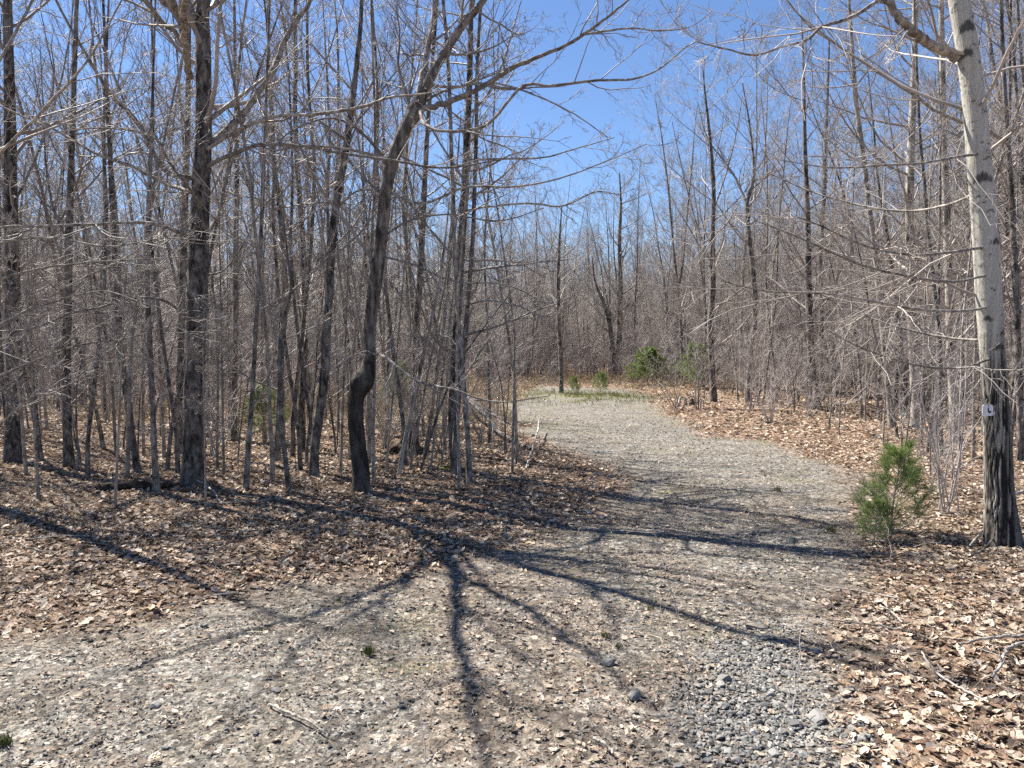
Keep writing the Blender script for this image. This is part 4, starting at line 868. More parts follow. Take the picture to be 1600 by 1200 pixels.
hero('maple_tree', 'dark trunk curving left at the back of the clearing', (957, 592),
     [(958, 596, 12), (958, 560, 10), (954, 520, 10), (949, 490, 9), (942, 470, 7), (930, 440, 4), (925, 400, 2)],
     M['maple'], [], auto(n=16, t0=0.3, up=0.12, tip=0.0045), seed=49, sides=8)
hero('maple_tree', 'thin dark tree at the back left of the clearing', (877, 614),
     [(877, 618, 9), (876, 560, 8), (873, 500, 8), (872, 440, 7), (874, 380, 5), (878, 320, 2)],
     M['maple'], [], auto(n=20, t0=0.3, up=0.12, tip=0.004), seed=50, sides=8)
hero('dead_pole', 'pale thin dead stem leaning right, at the foot of the double-stemmed tree', (624, 742),
     [(623, 745, 8), (632, 690, 8), (645, 630, 7), (658, 570, 7), (672, 510, 6), (684, 450, 5), (695, 380, 4), (702, 310, 2)],
     M['deadwood'], [], None, seed=51, sides=8, cat='dead stem')
hero('dead_pole', 'grey dead stem leaning right beside the slim mossy-footed tree', (662, 712),
     [(664, 716, 10), (672, 660, 9), (680, 600, 8), (690, 530, 8), (697, 470, 7), (704, 400, 5), (712, 330, 3)],
     M['grey'], [], None, seed=52, sides=8, cat='dead stem')
hero('dead_pole', 'dark thin dead stem crossing behind the slim mossy-footed tree', (657, 738),
     [(656, 741, 5), (668, 700, 5), (683, 650, 5), (696, 615, 5), (712, 575, 4), (735, 540, 4), (765, 500, 3), (800, 455, 2)],
     M['maple'], [], None, seed=53, sides=6, cat='dead stem')
for k, (bx, by, tx, ty, w, lb) in enumerate([(640, 735, 722, 300, 5, 'grey thin stem leaning right, leftmost of the leaning clump'), (672, 735, 735, 250, 5, 'thin leaning stem in the middle of the leaning clump'),
        (688, 728, 762, 360, 4, 'thin leaning stem nearest the slim mossy-footed tree'), (603, 738, 640, 330, 5, 'thin pale stem just right of the elbow-bent tree'), (532, 740, 548, 300, 6, 'thin straight stem left of the elbow-bent tree'),
        (350, 742, 342, 320, 5, 'thin stem close to the right side of the thick dark maple'), (60, 780, 42, 380, 7, 'thin near stem at the lower left'), (180, 790, 196, 420, 6, 'thin near stem in front of the rotting log'), (322, 800, 316, 500, 4, 'very thin stem in front of the thick dark maple')]):
    hero('sapling', lb, (bx, by), [(bx + (tx - bx) * t, by + (ty - by) * t, w * (1 - 0.55 * t)) for t in (0, .25, .5, .75, 1.0)], M['pale'] if k % 2 else M['limb'], [], auto(n=12, t0=0.3, ang=40, lmax=0.9, lo=.15, hi=.3), seed=700 + k, sides=6, cat='sapling', n=20)
for k, (bx, by, tx, ty, lb) in enumerate([(1090, 1115, 1005, 770, 'thin dark leafless whip rising from the near path, tip towards the clearing'),
        (1240, 1120, 1262, 900, 'thin upright whip growing out of the stony patch'),
        (668, 1198, 640, 1010, 'fine leafless whip at the bottom centre of the near path'),
        (1395, 890, 1378, 800, 'dark short whip in front of the young pine')]):
    b = ground(bx, by); D = b[1]; g = np.random.default_rng(60 + k)
    root = link('whip', None, None, b); tag(root, lb, 'seedling')
    n = 14; P = np.array([at(bx + (tx - bx) * t ** 1.15 + g.normal() * 2.0 * (0 < t < 1), by + (ty - by) * t, D + 0.35 * t) for t in np.linspace(0, 1, n)]) - b
    P[0] = (0, 0, -0.01); R = np.linspace(0.0030, 0.0010, n); Bs = Bag(); Bs.tubes(P[None], R[None], 5); link('stem', Bs.mesh('stem', M['brush']), root)
    Bt = Bag(); crown(Bt, g, P[None], R[None], [dict(n=9, t0=0.3, ang=45, lo=0.05, hi=0.14, K=4, wig=0.1, rr=0.6, tip=0.0008, lmin=0.02)], (3,)); link('twig_spray', Bt.mesh('twig_spray', M['brush']), root)

# ------------------------------------------------------------------ kinds of tree, sapling and shrub for the woods
def proto_tree(seed, ht, r0, spec, barkm, lean=(0, 0), fork=None, wig=0.03, name='trunk', sides=8, twm=None):
    g = np.random.default_rng(seed); K = 16
    P = walk(g, (0, 0, -0.05), ht, K, lean, wig); s = np.linspace(0, 1, K)
    R = r0 * (1 - s) ** 0.75 * 0.94 + 0.006; R = flare(P[:, 2], R, 0.3, 0.2)
    Bt = Bag(); Bt.tubes(P[None], R[None], sides); Bc = Bag(); stems = [(P, R)]
    if fork:
        for (t, ang, ln) in fork:
            k = int(t * (K - 1)); az = g.uniform(0, 6.28)
            Q = walk(g, P[k], ht * ln, 12, (math.tan(math.radians(ang)) * math.cos(az), math.tan(math.radians(ang)) * math.sin(az)), wig, 1.5)
            RQ = R[k] * 0.75 * (1 - np.linspace(0, 1, 12)) ** 0.8 + 0.005; Bt.tubes(Q[None], RQ[None], 6); stems.append((Q, RQ))
    for i, (Q, RQ) in enumerate(stems):
        sp = [dict(d) for d in spec]
        if i: sp[0]['t0'] = 0.1; sp[0]['n'] = int(sp[0]['n'] * 0.6)
        crown(Bc, g, Q[None], RQ[None], sp, (4, 3, 3, 3))
    return Bt.mesh(name, barkm), Bc.mesh('crown', twm or M['twig'])
def TS(n, t0, ang, lmax, up=0.10, fl=1.0, n2=8, n3=5, n4=3, tip=0.0022):
    return [dict(n=n, t0=t0, ang=ang, sda=10, lo=0.22, hi=0.36, K=7, up=up, wig=0.07, rr=0.36, tip=tip * 1.3, lmax=lmax, fall=0.45, fl=fl),
            dict(n=n2, t0=0.15, ang=38, sda=10, lo=0.25, hi=0.5, K=5, up=up * 0.6, wig=0.09, rr=0.6, tip=tip, lmax=1.6),
            dict(n=n3, t0=0.15, ang=36, sda=10, lo=0.3, hi=0.55, K=4, up=0.04, wig=0.10, rr=0.7, tip=tip * 0.85, lmax=0.8),
            dict(n=n4, t0=0.2, ang=36, sda=10, lo=0.35, hi=0.6, K=3, up=0.03, wig=0.10, rr=0.8, tip=tip * 0.7, lmax=0.4)]
KINDS = [
    ('bare_tree', 'dark straight', proto_tree(101, 11.5, 0.060, TS(40, 0.20, 50, 3.2), M['maple'])),
    ('bare_tree', 'dark forked', proto_tree(102, 10.5, 0.064, TS(34, 0.2, 48, 3.0), M['maple'], fork=[(0.35, 18, 0.6)])),
    ('bare_tree', 'slender grey', proto_tree(103, 9.5, 0.038, TS(42, 0.15, 56, 2.2, n2=7), M['grey'], (0.04, 0.02))),
    ('bare_tree', 'low-branched grey', proto_tree(104, 9.0, 0.048, TS(54, 0.06, 72, 3.2, up=0.05, fl=0.6), M['grey'])),
    ('bare_tree', 'pale smooth', proto_tree(105, 12.0, 0.056, TS(38, 0.22, 52, 2.8), M['pale'], (-0.03, 0.0))),
    ('bare_tree', 'leaning dark', proto_tree(106, 9.5, 0.044, TS(38, 0.15, 54, 2.6), M['maple'], (0.14, -0.03), wig=0.05)),
    ('bare_tree', 'twin-stemmed', proto_tree(107, 10.0, 0.050, TS(30, 0.2, 48, 2.8), M['grey'], (-0.05, 0.02), fork=[(0.08, 12, 0.85)])),
    ('bare_tree', 'thick dark', proto_tree(108, 12.0, 0.082, TS(36, 0.2, 56, 3.6), M['maple']))]
def proto_sapling(seed, stems, ht, spread, spec, m, r0=0.014):
    g = np.random.default_rng(seed); Bs = Bag(); Bc = Bag(); K = 10
    for i in range(stems):
        a = g.uniform(0, 6.28); l = spread * g.uniform(0.3, 1)
        P = walk(g, (g.normal() * 0.05 * (stems > 1), g.normal() * 0.05 * (stems > 1), -0.03), ht * g.uniform(0.6, 1), K, (l * math.cos(a), l * math.sin(a)), 0.06)
        R = r0 * g.uniform(0.6, 1) * (1 - np.linspace(0, 1, K)) ** 0.8 + 0.002
        Bs.tubes(P[None], R[None], 5); crown(Bc, g, P[None], R[None], spec, (3, 3, 3))
    return Bs.mesh('stem', m), Bc.mesh('crown', M['brush'])
def SS(n, t0, ang, n2=5, n3=3, tip=0.0018, lo=.25, hi=.5):
    return [dict(n=n, t0=t0, ang=ang, sda=12, lo=lo, hi=hi, K=6, up=0.08, wig=0.10, rr=0.6, tip=tip, lmax=1.4, fall=0.4),
            dict(n=n2, t0=0.15, ang=40, sda=12, lo=0.3, hi=0.55, K=4, up=0.05, wig=0.12, rr=0.7, tip=tip * 0.8, lmax=0.7),
            dict(n=n3, t0=0.15, ang=40, sda=12, lo=0.3, hi=0.6, K=3, up=0.04, wig=0.12, rr=0.8, tip=tip * 0.7, lmax=0.35)]
SAPS = [('sapling', 'thin upright', proto_sapling(201, 1, 4.2, 0.05, SS(18, 0.15, 50), M['grey'], 0.020)),
        ('sapling', 'crooked thin', proto_sapling(202, 1, 3.0, 0.18, SS(16, 0.15, 52), M['maple'], 0.016)),
        ('sapling', 'two-stemmed thin', proto_sapling(203, 2, 3.6, 0.16, SS(14, 0.15, 48), M['grey'], 0.017))]
def pole(seed, ht, r0, n, m, lean):
    return proto_tree(seed, ht, r0, [dict(n=n, t0=0.22, ang=44, sda=12, lo=0.10, hi=0.22, K=6, up=0.14, wig=0.08, rr=0.42, tip=0.0022, lmax=1.5, fall=0.3),
        dict(n=5, t0=0.15, ang=38, sda=10, lo=0.3, hi=0.5, K=4, up=0.06, wig=0.1, rr=0.7, tip=0.0018, lmax=0.6), dict(n=3, t0=0.15, ang=38, sda=10, lo=0.3, hi=0.5, K=3, up=0.04, wig=0.1, rr=0.8, tip=0.0015, lmax=0.3)], m, lean, name='stem', sides=6, wig=0.035)
POLES = [('sapling', 'tall whip-thin grey', pole(231, 7.5, 0.024, 26, M['grey'], (0.03, 0.02))), ('sapling', 'whip-thin pale', pole(232, 6.2, 0.019, 22, M['pale'], (-0.05, 0.02))),
         ('sapling', 'thin leaning grey', pole(233, 6.8, 0.021, 22, M['grey'], (0.13, 0.05))), ('sapling', 'straight thin brownish', pole(234, 5.4, 0.016, 20, M['limb'], (0.0, -0.04)))]
THICKET = ('thicket', 'tall thicket', proto_sapling(221, 11, 5.2, 0.16, SS(16, 0.12, 40, 6, 3, 0.0028, .18, .32), M['brush'], 0.016))
SHRUBS = [('shrub', 'tall many-stemmed bare', proto_sapling(211, 8, 2.6, 0.35, SS(9, 0.2, 42), M['brush'], 0.012)),
          ('shrub', 'low twiggy bare', proto_sapling(212, 10, 1.5, 0.55, SS(8, 0.15, 45, 4), M['brush'], 0.008)),
          ('shrub', 'spreading bare', proto_sapling(213, 7, 2.1, 0.7, SS(9, 0.2, 48), M['brush'], 0.011))]
def place(kind, x, y, rz, s, label, cat, group):
    nm, _, (tm, cm) = kind
    root = link(nm, None, None, (x, y, float(height(x, y))), rz); root.scale = (s, s, s); tag(root, label, cat, group)
    link(tm.name.split('.')[0], tm, root); link('crown', cm, root); return root

LAND = [(22, 'the thick edge trunk'), (107, 'the leftmost straight trunk'), (200, 'the leaning dark tree'), (310, 'the thick dark maple'), (395, 'the slender grey pole'),
        (500, 'the straight dark tree'), (575, 'the elbow-bent tree'), (650, 'the double-stemmed tree'), (715, 'the slim mossy-footed tree'), (800, 'the left corner of the clearing'), (875, 'the thin tree behind the clearing'),
        (962, 'the trunk pair behind the clearing'), (1020, 'the low round pine'), (1113, 'the clearing corner tree'), (1172, 'the crooked forked tree'), (1277, 'the leaf bank trunk pair'),
        (1385, 'the slim pale leaning pole'), (1430, 'the farther pale-sided trunk'), (1487, 'the nearer pale-sided trunk'), (1550, 'the pale poplar')]
def describe(word, noun, x, y, z, s):
    px = proj((x, y, 1.0))[0] if y > 1 else (-999 if x < 0 else 2600)
    sz = 'small' if s < 0.85 else ('tall' if s > 1.1 else '')
    if px < -10 or px > 1610 or y < 2:
        side = 'left' if x < 0 else 'right'
        return f"{(sz + ' ') if sz else ''}{word} {noun} beyond the {side} edge of the view"
    d, nm = min((abs(px - a), b) for a, b in LAND); a = [q for q, b in LAND if b == nm][0]
    dist = 'just behind' if y < 14 else ('well behind' if y < 22 else 'far behind')
    off = '' if abs(px - a) < 14 else (', to its left' if px < a else ', to its right')
    return f"{(sz + ' ') if sz else ''}{word} {noun} {dist} {nm}{off}"

# open view corridor over the path and clearing (polygon in plan)
CORR = [np.array(q) for q in [(-6.5, -6), (-6.5, 4.2), (-3.2, 6.3), (-0.9, 7.6), (0.6, 9.5), (-0.6, 14), (-3.0, 20), (-4.2, 27), (-4.5, 31.5), (4.5, 32), (5.6, 28), (5.8, 23), (5.6, 15), (4.8, 10.5), (3.9, 8), (3.4, 5), (2.6, 2.5), (2.6, -6)]]
taken = [(t[1][0], t[1][1]) for t in TREES]
woods_g = np.random.default_rng(77)
def try_point(g, xr, yr, mind, clear):
    for _ in range(60):
        x, y = g.uniform(*xr), g.uniform(*yr)
        if float(seg_dist(x, y, CORR)) < clear: continue
        if any((x - a) ** 2 + (y - b) ** 2 < mind * mind for a, b in taken): continue
        return x, y
    return None
def scatter_kind(count, kinds, xr, yr, mind, clear, noun, cat, group, srange=(0.75, 1.2), wts=None, keep=None):
    g = woods_g
    for _ in range(count):
        q = try_point(g, xr, yr, mind, clear)
        if q is None: continue
        if keep and not keep(*q): continue
        taken.append(q); k = kinds[g.choice(len(kinds), p=wts)]; s = g.uniform(*srange)
        if 'leaning' in k[1] and -4 < q[0] < 2: k = kinds[0]
        place(k, q[0], q[1], g.uniform(0, 6.28), s, describe(k[1], noun, q[0], q[1], 0, s), cat, group)
vis = lambda x, y: abs(x) < y * 0.70 + 2.5
# left wood
scatter_kind(18, KINDS, (-14, 0.5), (10.5, 17), 1.1, 0.6, 'tree', 'tree', 'bare trees of the left wood', (0.55, 0.95), keep=vis)
scatter_kind(22, KINDS, (-22, 0), (17, 28), 1.2, 0.6, 'tree', 'tree', 'bare trees of the left wood', (0.8, 1.15), keep=vis)
# right wood
scatter_kind(30, KINDS, (5, 14), (10.5, 19), 0.9, 0.9, 'tree', 'tree', 'bare trees of the right wood', (0.65, 1.0), keep=vis)
scatter_kind(46, KINDS, (6, 22), (19, 32), 1.2, 0.8, 'tree', 'tree', 'bare trees of the right wood', (0.7, 1.05), keep=vis)
# behind the clearing
scatter_kind(34, KINDS, (-10, 12), (33, 42), 1.2, 0.8, 'tree', 'tree', 'bare trees behind the clearing', (0.62, 0.9))
# beyond the left edge, whose shadows fall into the view
scatter_kind(3, KINDS[2:4], (-9.5, -6.8), (4, 9), 1.8, 0.4, 'tree', 'tree', 'bare trees of the left wood', (0.7, 0.85))
# saplings and shrubs
scatter_kind(58, POLES, (-11, 0.6), (8.2, 13), 0.28, 0.1, 'sapling', 'sapling', 'thin saplings of the left wood', (0.75, 1.2), keep=vis)
scatter_kind(48, POLES, (-16, 0), (13, 21), 0.35, 0.2, 'sapling', 'sapling', 'thin saplings of the left wood', (0.85, 1.25), keep=vis)
scatter_kind(40, POLES, (4.6, 15), (9, 22), 0.35, 0.3, 'sapling', 'sapling', 'thin saplings of the right wood', (0.7, 1.15), keep=vis)
scatter_kind(46, SAPS, (-12, 0.8), (7.6, 16), 0.35, 0.15, 'sapling', 'sapling', 'saplings of the left wood', (0.6, 1.3), keep=vis)
scatter_kind(46, SAPS, (4.2, 13), (8.5, 20), 0.35, 0.3, 'sapling', 'sapling', 'saplings of the right wood', (0.5, 1.1), keep=vis)
scatter_kind(34, SAPS, (-16, 13), (18, 34), 0.5, 0.3, 'sapling', 'sapling', 'saplings by the clearing', (0.7, 1.3), keep=vis)
scatter_kind(46, SHRUBS, (-14, -0.2), (10, 24), 0.6, 0.3, 'shrub', 'shrub', 'bare shrubs of the left wood', (0.6, 1.1), keep=vis)
scatter_kind(48, SHRUBS, (5, 16), (12, 28), 0.6, 0.5, 'shrub', 'shrub', 'bare shrubs of the right wood', (0.6, 1.2), keep=vis)
scatter_kind(50, SHRUBS, (-10, 12), (31, 38), 0.5, 0.3, 'shrub', 'shrub', 'bare shrubs behind the clearing', (0.8, 1.4), keep=vis)
for k in range(14):
    q = try_point(woods_g, (-9, 13), (33, 40), 1.0, 0.8)
    if q: taken.append(q); place(THICKET, q[0], q[1], k * 1.3, 0.8 + 0.03 * k, describe('dense', 'thicket of stems', q[0], q[1], 0, 1), 'thicket', 'tall thickets behind the clearing')
for px, py, k, s, lb in [(1090, 640, 0, 1.0, 'fan of thin dark stems at the tip of the leaf bank'), (1058, 640, 2, 1.0, 'arching bare shrub leaning over the clearing gravel'),
        (640, 715, 0, 0.8, 'bare shrub round the foot of the double-stemmed tree'), (690, 708, 2, 0.85, 'spreading bare shrub between double-stemmed and mossy-footed trees'),
        (600, 700, 1, 1.0, 'low twiggy shrub behind the elbow-bent tree'), (752, 690, 2, 0.8, 'bare shrub arching over the left corner of the clearing'), (775, 655, 0, 0.8, 'many-stemmed bare shrub at the left corner of the clearing'),
        (1175, 640, 0, 1.0, 'dense bare shrub round the foot of the crooked forked tree'), (1205, 662, 1, 1.0, 'low twiggy shrub at the edge of the leaf bank'),
        (1478, 802, 0, 0.75, 'clump of thin stems between the young pine and the poplar'), (1455, 770, 2, 0.55, 'spreading twiggy shrub behind the young pine')]:
    p = ground(px, py); place(SHRUBS[k], p[0], p[1], px * 0.7, s, lb, 'shrub', None)

# far woods: nobody could count them
def gn_scatter(name, label, pts, protos, smin, smax, seed):
    g = np.random.default_rng(seed); n = len(pts)
    me = bpy.data.meshes.new(name); me.vertices.add(n)
    z = height(pts[:, 0], pts[:, 1]); me.vertices.foreach_set('co', np.column_stack([pts, z]).astype(np.float32).ravel())
    for an, ty, dat in (('which', 'INT', g.integers(0, len(protos), n).astype(np.int32)), ('turn', 'FLOAT', g.uniform(0, 6.28, n).astype(np.float32)), ('size', 'FLOAT', g.uniform(smin, smax, n).astype(np.float32))):
        me.attributes.new(an, ty, 'POINT').data.foreach_set('value', dat)
    o = link(name, me); tag(o, label, 'woods', kind='stuff')
    ng = bpy.data.node_groups.new(name, 'GeometryNodeTree')
    ng.interface.new_socket('Geometry', in_out='INPUT', socket_type='NodeSocketGeometry'); ng.interface.new_socket('Geometry', in_out='OUTPUT', socket_type='NodeSocketGeometry')
    N = ng.nodes; L = ng.links; gi = N.new('NodeGroupInput'); go = N.new('NodeGroupOutput')
    join = N.new('GeometryNodeJoinGeometry')
    for root in protos:
        jj = N.new('GeometryNodeJoinGeometry')
        for ch in root.children:
            oi = N.new('GeometryNodeObjectInfo'); oi.inputs['Object'].default_value = ch; oi.transform_space = 'ORIGINAL'; L.new(oi.outputs['Geometry'], jj.inputs[0])
        ti = N.new('GeometryNodeGeometryToInstance'); L.new(jj.outputs[0], ti.inputs[0]); L.new(ti.outputs[0], join.inputs[0])
    ip = N.new('GeometryNodeInstanceOnPoints'); ip.inputs['Pick Instance'].default_value = True
    def attr(nm, ty):
        a = N.new('GeometryNodeInputNamedAttribute'); a.data_type = ty; a.inputs['Name'].default_value = nm
        return [s for s in a.outputs if s.enabled and s.name == 'Attribute'][0]
    L.new(gi.outputs[0], ip.inputs['Points']); L.new(join.outputs[0], ip.inputs['Instance']); L.new(attr('which', 'INT'), ip.inputs['Instance Index'])
    cx = N.new('ShaderNodeCombineXYZ'); L.new(attr('turn', 'FLOAT'), cx.inputs['Z']); L.new(cx.outputs[0], ip.inputs['Rotation'])
    L.new(attr('size', 'FLOAT'), ip.inputs['Scale']); L.new(ip.outputs[0], go.inputs[0])
    md = o.modifiers.new('scatter', 'NODES'); md.node_group = ng
    return o
bpy.context.view_layer.update()
def first_roots(kinds):
    out = []
    for k in kinds:
        tm = k[2][0]
        for o in COL.objects:
            if o.data == tm and o.parent is not None: out.append(o.parent); break
    return out
TR, SR = first_roots(KINDS), first_roots(SHRUBS[:1] + SHRUBS[2:]) + first_roots(SAPS) + first_roots(POLES) + first_roots([THICKET])
g = np.random.default_rng(91)
def annulus(n, y0, y1, extra=1.15):
    y = np.sqrt(g.uniform(y0 * y0, y1 * y1, n)); x = g.uniform(-1, 1, n) * (y * 0.72 * extra + 2); return np.column_stack([x, y])
p1 = annulus(1700, 26, 95); p1 = p1[(p1[:, 0] > -5) | (g.random(len(p1)) < 0.55)]; p1 = p1[(p1[:, 1] > 42) | (np.abs(p1[:, 0]) > 11.5)]
p1 = p1[(p1[:, 1] > 28) | (np.abs(p1[:, 0]) > 20)]
gn_scatter('distant_woods', 'mass of bare grey trees filling the far background', p1, TR, 0.68, 1.0, 1)
p2 = np.vstack([annulus(1150, 20, 45), annulus(2600, 36, 85)]); d2 = seg_dist(p2[:, 0], p2[:, 1], CORR); p2 = p2[d2 > 0.7]
gn_scatter('undergrowth', 'dense purplish-brown bare undergrowth between the trees', p2, SR, 0.7, 1.3, 2)

# ------------------------------------------------------------------ young pines
def pine_meshes(seed, ht, nw, blen, ndens, nlen, wmul=1.0):
    g = np.random.default_rng(seed); K = 10
    P = walk(g, (0, 0, -0.02), ht, K, (0.02, 0.03), 0.03); R = 0.010 * ht / 0.75 * (1 - np.linspace(0, 1, K)) + 0.002
    Bs = Bag(); Bs.tubes(P[None], R[None], 6); Bb = Bag(); Ps = [P[None, -4:]]
    Bp = []
    for w in range(nw):
        t = 0.08 + 0.86 * w / (nw - 1); k = t * (K - 1); i = min(int(k), K - 2); pos = P[i] + (P[i + 1] - P[i]) * (k - i)
        for j in range(g.integers(4, 6)):
            az = j * 6.28 / 5 + g.uniform(-.4, .4) + w; el = math.radians(g.uniform(18, 38) + 25 * t); ln = blen * (1 - 0.72 * t) * g.uniform(0.75, 1.1)
            d = np.array([math.cos(az) * math.cos(el), math.sin(az) * math.cos(el), math.sin(el)]); q = [pos.copy()]
            for _ in range(5): q.append(q[-1] + d * ln / 5); d = norm(d + np.array([0, 0, 0.13]) + g.normal(size=3) * 0.05)
            Bp.append(np.array(q))
    BP = np.array(Bp); BR = np.repeat(np.linspace(0.0045, 0.0018, 6)[None], len(BP), 0) * ht / 0.75
    Bb.tubes(BP, BR, 4); Q, QR = spawn(g, BP, BR, 4, 0.25, 0.95, 42, 8, 0.3, 0.5, 4, 0.05, 0.06, 0.7, 0.0012 * ht / 0.75, 0.5, 0.5, lmin=0.03)
    Bb.tubes(Q, QR, 3)
    Bn = Bag()
    def needles(PP, per):
        N, Kp, _ = PP.shape; i = np.repeat(np.arange(N), per); m = len(i); t = g.uniform(0.25, 1, m) * (Kp - 1) * .999; k = t.astype(int); f = (t - k)[:, None]
        pos = PP[i, k] * (1 - f) + PP[i, k + 1] * f; tan = norm(PP[i, k + 1] - PP[i, k]); w = g.normal(size=(m, 3)); perp = norm(w - (w * tan).sum(1, keepdims=True) * tan)
        a = np.radians(g.uniform(12, 48, m))[:, None]; d = norm(np.cos(a) * tan + np.sin(a) * perp + np.array([0, 0, 0.15])); ln = (nlen * g.uniform(0.6, 1.1, m))[:, None]
        wd = norm(np.cross(d, g.normal(size=(m, 3)))) * 0.0011 * wmul
        mid = pos + d * ln * 0.55; end = pos + d * ln - np.array([0, 0, 1]) * ln * 0.10
        V = np.stack([pos - wd * .6, pos + wd * .6, mid + wd, end, mid - wd], 1).reshape(-1, 3)
        Fq = (np.array([0, 1, 2, 4, 2, 3, 3, 4][:4])[None] + (np.arange(m) * 5)[:, None])
        T3 = (np.array([0, 1, 2, 0, 2, 4, 4, 2, 3])[None] + (np.arange(m) * 5)[:, None]).ravel()
        base = np.array([(0.20, 0.27, 0.085), (0.12, 0.18, 0.06), (0.27, 0.33, 0.11)])[g.choice(3, m)] * g.uniform(.8, 1.2, (m, 1))
        Bn.add(V, T3, np.repeat(base, 5, 0))
    needles(BP, int(ndens * 1.3)); needles(Q, ndens // 2); needles(P[None, -3:], 60)
    return Bs.mesh('stem', M['grey']), Bb.mesh('branches', M['brush']), Bn.mesh('foliage', M['needle'], 3, False)
PINE_A = pine_meshes(301, 0.80, 7, 0.52, 80, 0.10, 0.95)
PINE_B = pine_meshes(302, 1.3, 11, 1.15, 150, 0.12, 2.6)
def pine(meshes, px, py, s, rz, label):
    p = ground(px, py); root = link('pine_seedling', None, None, p, rz); root.scale = (s,) * 3; tag(root, label, 'pine')
    root.scale = (s * 1.2, s * 1.2, s)
    for nm, me in zip(('stem', 'branch_whorl', 'foliage'), meshes): link(nm, me, root)
pine(PINE_A, 1392, 840, 0.88, 0.6, 'young bright green white pine in the leaves left of the poplar')
pine(PINE_A, 1366, 850, 0.42, 2.1, 'smaller pine shoot at the left foot of the young pine')
pine(PINE_B, 1012, 602, 0.95, 0.2, 'low round green pine at the back of the clearing')
pine(PINE_B, 1092, 606, 1.05, 1.1, 'green pine half hidden by the clearing corner tree')
pine(PINE_A, 938, 614, 0.8, 2.2, 'tiny pine on the grass at the back of the clearing')
pine(PINE_A, 897, 616, 0.65, 3.3, 'tiny pale green pine farther left on the grass behind the clearing')
pine(PINE_B, 628, 640, 0.75, 4.1, 'green pine seen between the elbow-bent and double-stemmed trees')
pine(PINE_A, 415, 690, 1.0, 5.1, 'thin green pine sprig behind the slender grey pole')

# ------------------------------------------------------------------ fallen wood, stumps, moss
def fallen(name, label, pts, m, sides=8, lift=0.4, cat='fallen branch', seed=0, twigs=0):
    g = np.random.default_rng(seed + 400); rows = []
    for px, py, w, up in pts:
        p = ground(px, py); r = w * p[1] / F / 2; rows.append([p[0], p[1], p[2] + r * lift + 0.012 + up, r])
    s = spline(rows, 5 * len(rows)); b = s[0, :3].copy(); P = s[:, :3] - b; P[1:-1] += g.normal(size=P[1:-1].shape) * s[1:-1, 3:4] * 0.4
    R = np.maximum(s[:, 3] * (1 + g.normal(size=len(s)) * 0.05), 0.001)
    root = link(name, None, None, b); tag(root, label, cat)
    B = Bag(); V, Fq = tube(P[None], R[None], sides); B.add(V, Fq); link('wood', B.mesh('wood', m), root)
    if twigs:
        Bt = Bag(); crown(Bt, g, P[None], R[None], [dict(n=twigs, t0=0.2, ang=40, lo=0.15, hi=0.4, K=4, wig=0.12, rr=0.6, tip=0.0012, fl=0.2)], (3,)); link('twig_spray', Bt.mesh('twig_spray', m), root)
    return root
fallen('fallen_log', 'dark mossy rotting log on the leaves left of the smooth grey pole', [(150, 768, 10, 0), (185, 765, 13, 0), (228, 763, 13, 0), (268, 764, 9, 0)], M['rotten'], 12, 0.7, 'log', 1)
fallen('fallen_pole', 'thin fallen pole slanting down right of the mossy-footed tree', [(712, 640, 7, 0.55), (745, 665, 7, 0.3), (790, 690, 6, 0.05), (830, 705, 5, 0)], M['grey'], 7, 0.8, 'fallen branch', 2, 5)
fallen('fallen_branch', 'short curved pale branch lying at the foot of the thick dark maple', [(286, 757, 3, .03), (310, 760, 3, .04), (332, 772, 3, .02), (346, 792, 2, .01)], M['deadwood'], 6, 1, seed=3, twigs=2)
fallen('fallen_branch', 'dark stick lying left to right near the poplar, ending in the leaves', [(1290, 975, 3, .01), (1360, 986, 3, .02), (1420, 998, 4, .02), (1465, 1012, 4, .01)], M['maple'], 6, 1, seed=4, twigs=5)
fallen('fallen_branch', 'grey crooked stick entering at the lower right edge, upper one', [(1498, 1018, 4, .02), (1540, 1012, 4, .03), (1580, 1008, 5, .03), (1625, 1004, 5, .02)], M['deadwood'], 6, 1, seed=5)
fallen('fallen_branch', 'grey forked stick at the lower right edge, below the other', [(1548, 1068, 5, .01), (1565, 1052, 5, .03), (1572, 1034, 5, .04), (1590, 1022, 5, .03), (1620, 1015, 5, .02)], M['deadwood'], 6, 1, seed=6, twigs=3)
fallen('straw_stalk', 'long pale straw stalk lying diagonally on the lower right leaves', [(1440, 1030, 3, .02), (1460, 1060, 4, .02), (1500, 1088, 3.5, .02), (1545, 1110, 3, .02)], M['deadwood'], 5, 1, 'straw', 7)
fallen('straw_stalk', 'shorter pale straw stalk above the long one', [(1375, 955, 3, .02), (1392, 968, 3, .03), (1410, 982, 2.5, .02)], M['deadwood'], 5, 1, 'straw', 8)
fallen('fallen_branch', 'thin bent pale twig on the near path at the bottom left of centre', [(420, 1105, 3, .0), (455, 1125, 4, .01), (485, 1138, 4, .01), (510, 1152, 3, .0)], M['deadwood'], 6, 1, seed=9)
fallen('fallen_branch', 'short pale twig on the path in front of the stony patch', [(928, 1160, 5, .0), (945, 1172, 5, .01), (958, 1184, 4, .0)], M['deadwood'], 6, 1, seed=10)
fallen('fallen_branch', 'pale forked twig standing at the clearing edge in the leaf tongue', [(822, 735, 3, .0), (830, 715, 3, .06), (840, 690, 3, .16), (843, 675, 2, .22)], M['deadwood'], 6, 1, seed=11, twigs=2)
fallen('fallen_branch', 'pale branch lying across the foot of the poplar', [(1515, 862, 4, .02), (1545, 845, 4, .12), (1570, 822, 4, .2), (1600, 812, 4, .24)], M['deadwood'], 6, 1, seed=12)
